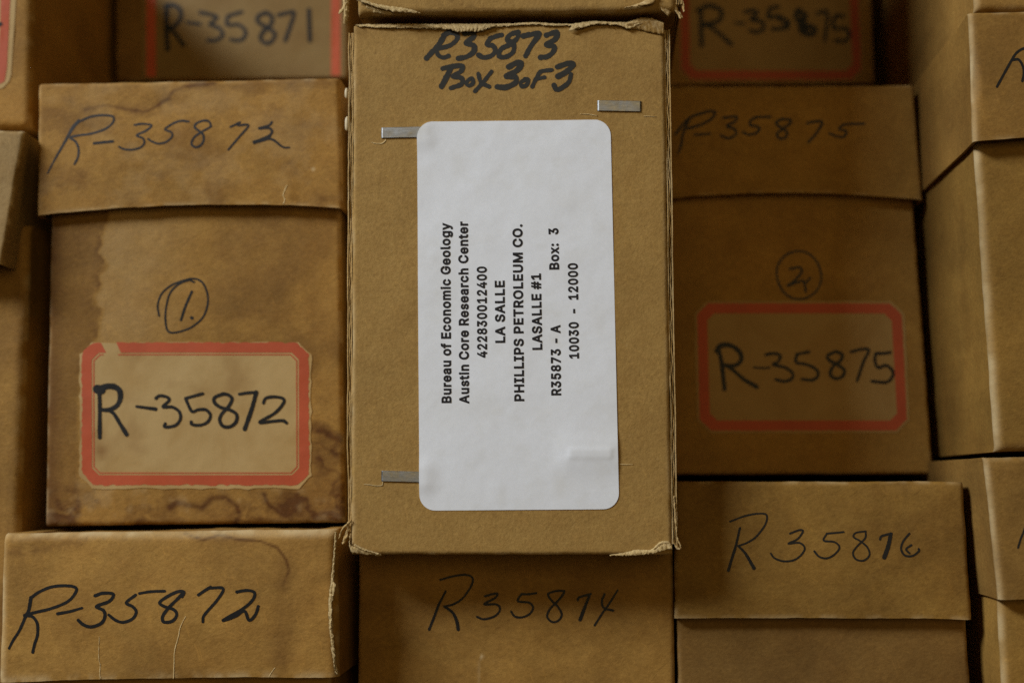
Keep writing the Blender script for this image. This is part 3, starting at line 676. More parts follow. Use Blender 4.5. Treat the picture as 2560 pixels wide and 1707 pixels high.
# ------------------------------------------------------------------ lower right: R35876
Y9 = 0.3885
f9l = Face(Y9, (1688, 1203), (2408, 1203), (1686, 1545), (2429, 1547), bulge=.0006, wob=.0006, seed=71, arch=.0003, tilt=.0006, dents=((.78, .97, .09, .03, -.0006),))
f9b = lower(dict(bulge=.0005, wob=.0005, seed=72), Y9 + .003, (1692, 1500), (2413, 1500), BOTTOM, lean=(0, .003))
b9 = carton('lidded box at the lower right with R 35876 penned in thin strokes on its lid', f9b)
box_mesh('body', f9b, BACK - Y9 - .003, .0013, M['old5'], b9, res=.0008, paint=plain_paint(71, .2), side_seed=71)
lid9 = box_mesh('lid', f9l, BACK - Y9 - .004, .0013, M['old10'], b9, res=.0006, open_bottom=True, paint=plain_paint(72, .25), side_seed=72)
W_E = [((15, 20), [(495, 555), (465, 680), (440, 760), (420, 830)]), (13, [(430, 512), (530, 475), (620, 460), (668, 470), (660, 530), (600, 610), (540, 650), (485, 670)]), ((14, 24), [(485, 672), (530, 720), (585, 815)]),
       (13, [(820, 590), (880, 568), (905, 575), (870, 625), (810, 655), (880, 650), (915, 680), (900, 720), (850, 760), (780, 770), (720, 750), (695, 720)]), (13, [(1170, 580), (1060, 590)]), (13, [(1060, 590), (1040, 635), (1110, 645), (1142, 680), (1110, 725), (1060, 750), (1010, 740), (978, 705)]),
       (12, [(1310, 575), (1250, 585), (1235, 612), (1280, 640), (1325, 680), (1338, 730), (1300, 765), (1250, 757), (1230, 715), (1260, 670), (1310, 620), (1314, 575)]), (15, [(1408, 628), (1420, 606), (1484, 589)]), ((24, 30), [(1478, 594), (1462, 670), (1435, 745)]),
       (14, [(1600, 590), (1560, 640), (1545, 690), (1570, 732), (1620, 735), (1660, 705), (1660, 690)]), (13, [(1600, 718), (1578, 692), (1612, 665)])]
writing('handwriting', f9l, W_E, M['pen'], lid9, Z9, K, seed=26)

# ------------------------------------------------------------------ far right column, each box showing its left side
Yd = 0.3715
fbl = Face(.3725, (2424, 30), (3080, 20), (2432, 357), (3090, 345), bulge=.0004, wob=.0007, seed=81, arch=.0012, tilt=.0015, dents=((.012, .45, .012, .15, -.0009),))
fbb = Face(.3755, (2434, 300), (3080, 300), (2492, 1128), (3150, 1118), bulge=.0005, wob=.0006, seed=82)
bB = carton('lidded box in the far right column, the one standing beside the circled 2', fbb)
def wearl(seed, amt=.7, stn=.2):
    p = plain_paint(seed, stn)
    def f(u, v, S, T, X, Z):
        a, w = p(u, v, S, T, X, Z)
        return a, w + amt * np.exp(-(S * .07 / .0011) ** 2) * (.4 + .6 * fbm(Z * 120, Z * 0, seed))
    return f
box_mesh('body', fbb, BACK - .3755, .0022, M['old10'], bB, res=.0008, paint=wearl(82, .6), side_seed=82)
lidB = box_mesh('lid', fbl, BACK - .3765, .0013, M['old11'], bB, res=.0007, open_bottom=True, paint=wearl(81, .5), side_seed=81)
writing('handwriting', fbl, [(17, [(2168, 575), (2220, 480), (2260, 410), (2300, 350), (2360, 318), (2430, 310)]), (17, [(2270, 400), (2310, 398), (2335, 440), (2342, 490), (2332, 540)])], M['pen'], lidB, Z3, K, seed=36)
fa = Face(.3745, (2424, -480), (3080, -480), (2439, 27), (3090, 18), bulge=.0004, wob=.0005, seed=83)
bA = carton('box at the top right corner, only its lower end showing', fa)
box_mesh('body', fa, BACK - .3745, .0018, M['old1'], bA, res=.0009, paint=wearl(83, .5), side_seed=83)
fdl = Face(Yd, (2462, 1143), (3130, 1132), (2496, 1497), (3170, 1488), bulge=.0005, wob=.0007, seed=84, tilt=.001)
fdb = lower(dict(bulge=.0005, wob=.0005, seed=85), Yd + .0035, (2494, 1440), (3150, 1440), BOTTOM, lean=(.002, .002))
bD = carton('lidded box at the bottom right corner, the one standing beside R 35876', fdb)
box_mesh('body', fdb, BACK - Yd - .0035, .0018, M['old7'], bD, res=.0009, paint=wearl(85, .4), side_seed=85)
lidD = box_mesh('lid', fdl, BACK - Yd - .004, .0015, M['old9'], bD, res=.0007, open_bottom=True, paint=wearl(84, .45), side_seed=84)
writing('handwriting', fdl, [(14, [(2308, 682), (2325, 625), (2340, 590), (2356, 545), (2380, 500)])], M['pen'], lidD, Z9, K, seed=46)

# ------------------------------------------------------------------ under the centre box: R35874
Y10 = 0.3910
f10 = lower(dict(bulge=.0008, wob=.0007, seed=91), Y10, (897, 1372), (1683, 1372), BOTTOM + .018)
b10 = carton('box under the pulled-out one, R 35874 penned on its shaded front', f10)
def paint10(u, v, S, T, X, Z):
    a, w = plain_paint(91, .3, .1)(u, v, S, T, X, Z)
    w = w + .9 * np.exp(-(np.hypot((u - 1205) / 3.5, (v - 1640) / 5)) ** 2) + .25 * sstep(4, 1, abs(u - 1196)) * sstep(1640, 1660, v)
    return a, w
f10b = lower(dict(bulge=.0005, wob=.0005, seed=92), Y10 + .003, (915, 1640), (1668, 1640), BOTTOM)
box_mesh('body', f10b, BACK - Y10 - .003, .0013, M['old3'], b10, res=.001, side_seed=92)
lid10 = box_mesh('lid', f10, BACK - Y10 - .004, .0013, M['old0'], b10, res=.0006, open_bottom=True, paint=paint10, side_seed=91)
W_D = [((15, 19), [(717, 968), (670, 1060), (640, 1140), (610, 1215)]), (14, [(682, 892), (770, 868), (850, 860), (892, 880), (885, 930), (830, 1010), (770, 1050), (708, 1065)]), ((16, 24), [(708, 1065), (762, 1105), (790, 1160), (800, 1215)]),
       (15, [(975, 998), (1052, 980), (1040, 1010), (970, 1050), (1050, 1052), (1073, 1085), (1040, 1127), (970, 1148), (923, 1133)]), (15, [(1310, 978), (1260, 985), (1212, 985)]), (15, [(1212, 985), (1190, 1030), (1260, 1040), (1288, 1070), (1270, 1110), (1220, 1135), (1170, 1130), (1145, 1098)]),
       (15, [(1490, 965), (1440, 965), (1387, 985), (1412, 1030), (1452, 1070), (1475, 1120), (1450, 1160), (1410, 1165), (1380, 1130), (1400, 1080), (1450, 1030), (1485, 985), (1492, 965)]), (15, [(1580, 1026), (1590, 1006), (1664, 984)]), ((16, 25), [(1660, 987), (1630, 1060), (1595, 1152)]),
       (15, [(1755, 985), (1738, 1030), (1750, 1075), (1810, 1092)]), ((13, 15), [(1840, 960), (1790, 1040), (1740, 1110), (1690, 1188)])]
writing('handwriting', f10, W_D, M['pen'], lid10, Z8, K, seed=56)

# ------------------------------------------------------------------ the pulled-out box in the middle and the one on top of it
Yc = 0.373
def board_edge(name, x0f, x1f, zs, y0, depth, parent, period=0.0066, seed=1, mat=None):
    """the raw edge of a corrugated side board: two liners and the fluting between them, running back into the picture"""
    V = []; F = []; n = len(zs); zs = np.asarray(zs); k0 = 0
    a = np.array([x0f(z) for z in zs]); b_ = np.array([x1f(z) for z in zs]); t = b_ - a
    wob = 0.00022 * (fbm(zs * 110, zs * 0, seed, 4) - .5) * 2
    def wall(xa, xb, ya):
        nonlocal k0
        ring = [np.stack([xa, ya, zs], -1), np.stack([xb, ya, zs], -1), np.stack([xb, ya * 0 + y0 + depth, zs], -1), np.stack([xa, ya * 0 + y0 + depth, zs], -1)]
        for r_ in ring: V.append(r_)
        for r_ in range(4):
            q = (r_ + 1) % 4
            for i in range(n - 1): F.append([k0 + r_ * n + i, k0 + q * n + i, k0 + q * n + i + 1, k0 + r_ * n + i + 1])
        for e in (0, n - 1): F.append([k0 + r_ * n + e for r_ in range(4)])
        k0 += 4 * n
    yj = lambda s_: y0 + 0.0005 * (fbm(zs * 150, zs * 0 + s_, seed + s_, 4) - .5) * 2
    wall(a + wob, a + 0.00032 + wob, yj(1)); wall(b_ - 0.00032 + wob * .6, b_ + wob * .6, yj(2))
    mid = 0.5 * (a + b_); amp = np.maximum(0.5 * t - 0.00055, 0.00008)
    sq = np.sin(2 * math.pi * zs / period + seed + 2.5 * fbm(zs * 60, zs * 0, seed + 8))
    xm = mid + amp * sq * (.4 + .6 * fbm(zs * 100, zs * 0 + 2, seed + 3)) + wob * .5
    wall(xm - .00013, xm + .00013, yj(3) + .0003)
    V.append(np.stack([a * 0 + a + .0001, yj(4) * 0 + y0 + .0024, zs], -1)); V.append(np.stack([b_ - .0001, yj(4) * 0 + y0 + .0024, zs], -1))
    for i in range(n - 1): F.append([k0 + i, k0 + n + i, k0 + n + i + 1, k0 + i + 1])
    V = np.vstack(V)
    return part(name, V, F, mat or M['core'], parent, smooth=False, attrs={'stain': np.zeros(len(V)), 'wear': .5 * sstep(.4, .8, fbm(V[:, 2] * 90, V[:, 0] * 900, seed))})

fc = Face(Yc, (883, 63), (1660, 58), (877, 1386), (1680, 1387), bulge=.0003, wob=.00035, seed=101)
x, z = 0.5 * (fc.c['bl'] + fc.c['br'])
cb = thing('corrugated_box', (float(x), Yc + .01, float(z)), 'newer corrugated box pulled out in the middle, bearing the white printed sticker and staples', 'box', 'corrugated boxes in the middle column')
def paintc(u, v, S, T, X, Z):
    a = .10 * sstep(.5, .8, fbm(u * .006, v * .006, 3, 4))
    w = .30 * np.exp(-((u - np.interp(v, [58, 1387], [1658, 1678])) / 6) ** 2) * sstep(.35, .7, fbm(v * .012, v * 0, 7)) + .22 * np.exp(-((u - 882) / 7) ** 2) * sstep(.3, .7, fbm(v * .01, v * 0, 9))
    w = w + .5 * np.exp(-((v - 1385) / 3) ** 2) * sstep(.55, .8, fbm(u * .03, u * 0, 11))
    a = a + .7 * np.exp(-(np.hypot(u - 938.5, v - 133) / 2.6) ** 2)
    n = fbm(u * .09, v * .35, 91, 3); w = w + .10 * sstep(.80, .9, n)
    return a, w
front = box_mesh('front_panel', fc, BACK - Yc, .0011, M['new'], cb, res=.00045, paint=paintc, side_seed=101, edge_wear=.35, side_wob=.0001)
def edge_fn(face, side, off):
    c0, c1 = (face.c['bl'], face.c['tl']) if side < 0 else (face.c['br'], face.c['tr'])
    return lambda zq: c0[0] + (c1[0] - c0[0]) * (zq - c0[1]) / (c1[1] - c0[1]) + off(zq)
zt, zb = fc.c['tl'][1], fc.c['bl'][1]
zs = np.linspace(zb + .006, zt - .002, 420)
board_edge('side_board', edge_fn(fc, -1, lambda q: -.0014 + .0004 * sstep(.02, -.01, q)), edge_fn(fc, -1, lambda q: -.00005), zs, Yc + .0007, .25, cb, seed=3)
zs2 = np.linspace(zb + .003, zt - .003, 420)
board_edge('side_board', edge_fn(fc, 1, lambda q: .00005), edge_fn(fc, 1, lambda q: .0015), zs2, Yc + .0007, .25, cb, seed=9, period=.0058)
Kp = 450 / 2352.0
p1 = lambda L: [(840 + x * Kp, y * Kp) for x, y in L]
p2 = lambda L: [(1290 + x * Kp, y * Kp) for x, y in L]
p3 = lambda L: [(780 + x * .12755, 1200 + y * .12755) for x, y in L]
p4 = lambda L: [(1500 + x * .10204, 1240 + y * .10204) for x, y in L]
shreds('torn_edge', fc, [
    (p1([(260, 330), (600, 322), (1000, 318), (1500, 318), (2000, 316), (2352, 312)]), p1([(280, 352), (600, 372), (1000, 380), (1450, 392), (2000, 372), (2352, 345)]), .0000, .0005, .0003),
    (p1([(570, 335), (700, 330), (850, 340)]), p1([(590, 368), (720, 375), (860, 360)]), .0003, .0007, .0002),
    (p1([(1400, 340), (1600, 345), (1800, 345), (2000, 335), (2120, 340)]), p1([(1470, 400), (1600, 432), (1760, 425), (1880, 430), (2010, 380)]), .0004, .0010, .0004),
    (p1([(880, 350), (1100, 335), (1350, 340)]), p1([(880, 372), (1100, 385), (1380, 385)]), .0004, .0008, .0003)], M['torn'], cb, 40)
shreds('torn_edge', fc, [
    (p2([(-20, 312), (250, 300), (500, 318), (720, 320)]), p2([(-20, 345), (250, 335), (500, 348), (720, 350)]), .0001, .0005, .0002),
    (p2([(700, 330), (1000, 288), (1300, 300), (1480, 290), (1620, 245), (1780, 250), (1930, 310)]), p2([(770, 402), (1000, 345), (1200, 335), (1350, 350), (1470, 392), (1650, 330), (1920, 330)]), .0003, .0010, .0004),
    (p2([(695, 412), (740, 350), (790, 345)]), p2([(770, 418), (780, 400), (830, 372)]), .0007, .0012, .0004)], M['torn'], cb, 47)
flap = shreds('torn_edge', fc, [(p2([(1440, 330), (1600, 300), (1780, 300), (1930, 330)]), p2([(1480, 385), (1640, 405), (1800, 440), (1928, 470)]), .0012, .0003, .0002)], M['new'], cb, 52)
shreds('torn_edge', fc, [
    (p3([(750, 1160), (770, 1280), (960, 1340), (1150, 1395), (1350, 1435)]), p3([(738, 1200), (780, 1400), (960, 1440), (1150, 1462), (1360, 1470)]), .0005, .0000, .0003),
    (p3([(850, 1245), (1010, 1330), (1200, 1395), (1330, 1430)]), p3([(840, 1275), (1000, 1352), (1190, 1415), (1330, 1448)]), .0004, .0010, .0002)], M['torn'], cb, 58)
shreds('torn_edge', fc, [
    (p3([(760, 760), (690, 840), (600, 930), (550, 1050), (520, 1150)]), p3([(770, 800), (705, 870), (615, 965), (570, 1060), (545, 1130)]), .0002, .0001, .0004),
    (p3([(690, 870), (670, 980), (640, 1060), (610, 1160), (580, 1240)]), p3([(722, 880), (715, 990), (690, 1080), (660, 1180), (600, 1270)]), -.0004, -.0002, .0005),
    (p3([(765, 780), (760, 950), (755, 1130)]), p3([(735, 830), (725, 960), (710, 1160)]), -.0012, -.0020, .0004)], M['core'], cb, 61)
shreds('torn_edge', fc, [
    (p4([(240, 1435), (600, 1380), (900, 1310), (1250, 1300), (1450, 1125), (1640, 1095), (1760, 1180)]), p4([(260, 1450), (700, 1440), (1000, 1425), (1300, 1395), (1500, 1340), (1700, 1290), (1780, 1290)]), .0002, .0005, .0003),
    (p4([(1300, 1290), (1450, 1150), (1600, 1105), (1720, 1160)]), p4([(1320, 1330), (1480, 1200), (1620, 1150), (1730, 1220)]), .0006, .0004, .0002)], M['torn'], cb, 66)
shreds('torn_edge', fc, [
    (p4([(1800, 0), (1840, 500), (1870, 900), (1900, 1080), (1965, 1200), (1970, 1270)]), p4([(1830, 0), (1860, 500), (1890, 900), (1920, 1070), (1985, 1190), (1990, 1280)]), -.0010, -.0006, .0003),
    (p4([(1800, 1050), (1850, 1130), (1900, 1180), (1950, 1270)]), p4([(1790, 1090), (1830, 1200), (1880, 1290), (1960, 1300)]), -.0012, -.0006, .0004)], M['core'], cb, 70)
for q_, band in enumerate([([(928, 355), (940, 358), (953, 358), (962, 352), (962, 348)], [(928, 356.5), (940, 360), (954, 360.5), (964, 354), (964, 348)], .0000, .0003, .0001),
    ([(910, 1209), (930, 1211), (946, 1213), (955, 1211), (956, 1204)], [(910, 1210.5), (930, 1213), (946, 1215), (957, 1213), (958, 1204)], .0000, .0003, .0001),
    ([(1450, 285), (1475, 286), (1494, 290)], [(1450, 286.3), (1475, 287.8), (1494, 291.5)], 0, .0003, .0001), ([(1609, 290), (1640, 292)], [(1609, 291.5), (1640, 293)], 0, .0002, .0001),
    ([(1548, 1159), (1583, 1160)], [(1548, 1161), (1583, 1161)], 0, .0003, .0001)]):
    shreds('crease', fc, [(band[0], band[1], .00002, .00012, .00004)], M['torn'], front, 80 + q_, .00006)

W_L = [(36, [(712, 228), (670, 295), (630, 340), (592, 382)]), (32, [(700, 232), (745, 214), (788, 228), (788, 262), (742, 300), (672, 318)]), (30, [(655, 322), (668, 362), (700, 378), (735, 368)]),
       (34, [(838, 222), (895, 218), (898, 245), (848, 282), (900, 300), (898, 340), (855, 372), (798, 384)]), (34, [(1082, 231), (1045, 240), (1006, 254)]), (33, [(1008, 252), (988, 292), (1026, 302), (1040, 335), (1015, 366), (965, 378), (932, 362)]),
       (32, [(1190, 212), (1140, 228), (1118, 262), (1158, 288), (1158, 340), (1110, 374), (1065, 368), (1080, 322), (1140, 290), (1185, 250), (1190, 215)]), (34, [(1222, 238), (1270, 228), (1326, 224), (1276, 300), (1238, 368)]),
       (34, [(1374, 232), (1440, 214), (1432, 258), (1372, 294), (1425, 306), (1416, 345), (1380, 372), (1336, 378)]),
       (32, [(696, 450), (745, 438), (822, 432), (815, 468), (762, 500), (820, 512), (818, 552), (750, 578)]), (36, [(748, 450), (715, 520), (690, 566)]), (26, [(870, 520), (850, 545), (868, 562), (895, 545), (890, 515), (872, 520)]),
       (28, [(930, 484), (948, 540), (1000, 568)]), (28, [(1016, 470), (965, 535), (908, 598)]), (36, [(1128, 440), (1185, 410), (1208, 422), (1182, 462), (1112, 500), (1172, 506), (1172, 542), (1112, 572), (1052, 570)]),
       (28, [(1240, 520), (1208, 540), (1212, 565), (1242, 560), (1256, 525), (1235, 518)]), (28, [(1410, 460), (1340, 470), (1310, 510), (1282, 568)]), (26, [(1305, 518), (1362, 508)]), (36, [(1446, 440), (1520, 416), (1548, 428), (1500, 475), (1450, 502)]), (32, [(1535, 488), (1520, 540), (1470, 580), (1440, 588), (1424, 560)])]
writing('handwriting', fc, W_L, M['marker'], front, Z2, K, seed=61, jit=.22)

# ---- staples of flat wire
def staple(u0, v0, u1, v1):
    n = 15; t = np.linspace(0, 1, n); ends = np.minimum(t, 1 - t) * (u1 - u0)
    prof = 0.00062 - 0.0011 * np.clip(1 - ends / 7.0, 0, 1) ** 2
    us = u0 + (u1 - u0) * np.array([0, .01, .025, .045, .07, .1, .2, .35, .5, .65, .8, .9, .93, .955, .975, .99, 1.0]); n = len(us)
    ends = np.minimum(us - u0, u1 - us); prof = 0.00044 - 0.0016 * np.clip(1 - ends / 9.0, 0, 1) ** 2.2
    slope = (v1 - v0)
    V = []; F = []
    rows = [(0, -.0007), (0.0, -.00006), (.03, 0), (.5, 0.00001), (.97, 0), (1.0, -.00006), (1.0, -.0007)]
    hgt = 26.5
    for q, dy in rows:
        vv = v0 + (us - u0) / (u1 - u0) * slope + q * hgt
        P = fc.on(us, vv, 0); P[:, 1] -= prof + dy; V.append(P)
    for j in range(len(rows) - 1):
        for i in range(n - 1): F.append([j * n + i, (j + 1) * n + i, (j + 1) * n + i + 1, j * n + i + 1])
    o = part('staple', np.vstack(V), F, M['staple'], cb, smooth=False)
    return o
staple(1489, 252, 1608, 254); staple(949, 320, 1075, 318); staple(949, 1176, 1075, 1179)
# dark slots where the wire dives into the board
# ---- white sticker
def rect_bump(u, v, u0, u1, v0, v1, s):
    dx = np.maximum(np.maximum(u0 - u, u - u1), 0); dy = np.maximum(np.maximum(v0 - v, v - v1), 0)
    return np.exp(-(np.hypot(dx, dy) / s) ** 2)
def st_extra(u, v):
    r_ = 0.00044 * rect_bump(u, v, 1000, 1062, 318, 348, 26) + 0.00044 * rect_bump(u, v, 1000, 1060, 1175, 1205, 26)
    r_ = r_ + 0.00020 * rect_bump(u, v, 1428, 1524, 1127, 1139, 9) + .00040 * rect_bump(u, v, 1424, 1540, 1120, 1146, 34)
    r_ = r_ + 0.00016 * (fbm(u * .004, v * .004, 201, 2) - .5) * 2
    return r_
def st_stain(u, v):
    a = .13 * sstep(.5, .75, fbm(u * .009, v * .009, 210, 4)) + .12 * sstep(.56, .72, fbm(u * .02, v * .03, 212, 4))
    a = a + .40 * np.exp(-(np.hypot((u - 1390) / 28, (v - 850) / 26)) ** 2) * sstep(.55, .7, fbm(u * .12, v * .12, 213, 3)) + .2 * np.exp(-(np.hypot((u - 1385) / 30, (v - 850) / 30)) ** 2)
    a = a + .35 * np.exp(-(np.hypot((u - 1050) / 16, (v - 325) / 20)) ** 2) + .4 * np.exp(-(np.hypot((u - 1255) / 12, (v - 1245) / 26)) ** 2) * .6 + .3 * np.exp(-(np.hypot((u - 1400) / 18, (v - 1215) / 34)) ** 2)
    return np.clip(a, 0, .8)
def rrect(c, r, n=9):
    (tl, tr, br, bl) = [np.array(p, float) for p in c]; out = []
    Q = [tl, tr, br, bl]
    for i in range(4):
        p, q, s_ = Q[i - 1], Q[i], Q[(i + 1) % 4]
        a = (p - q) / np.linalg.norm(p - q); b_ = (s_ - q) / np.linalg.norm(s_ - q); cen = q + (a + b_) * r
        for t in np.linspace(0, math.pi / 2, n): out.append(cen - b_ * r * math.cos(t) - a * r * math.sin(t))
    res = []
    for i in range(len(out)):
        p, q = out[i], out[(i + 1) % len(out)]; d = np.linalg.norm(q - p); m_ = max(1, int(d / 9))
        for t in range(m_): res.append(p + (q - p) * t / m_)
    return res
stk = sheet('sticker', fc, rrect([(1043, 306), (1526, 300), (1548, 1272), (1049, 1276)], 40), M['sticker'], cb, .00016, .0001, 5.0, extra=st_extra, stain=st_stain)

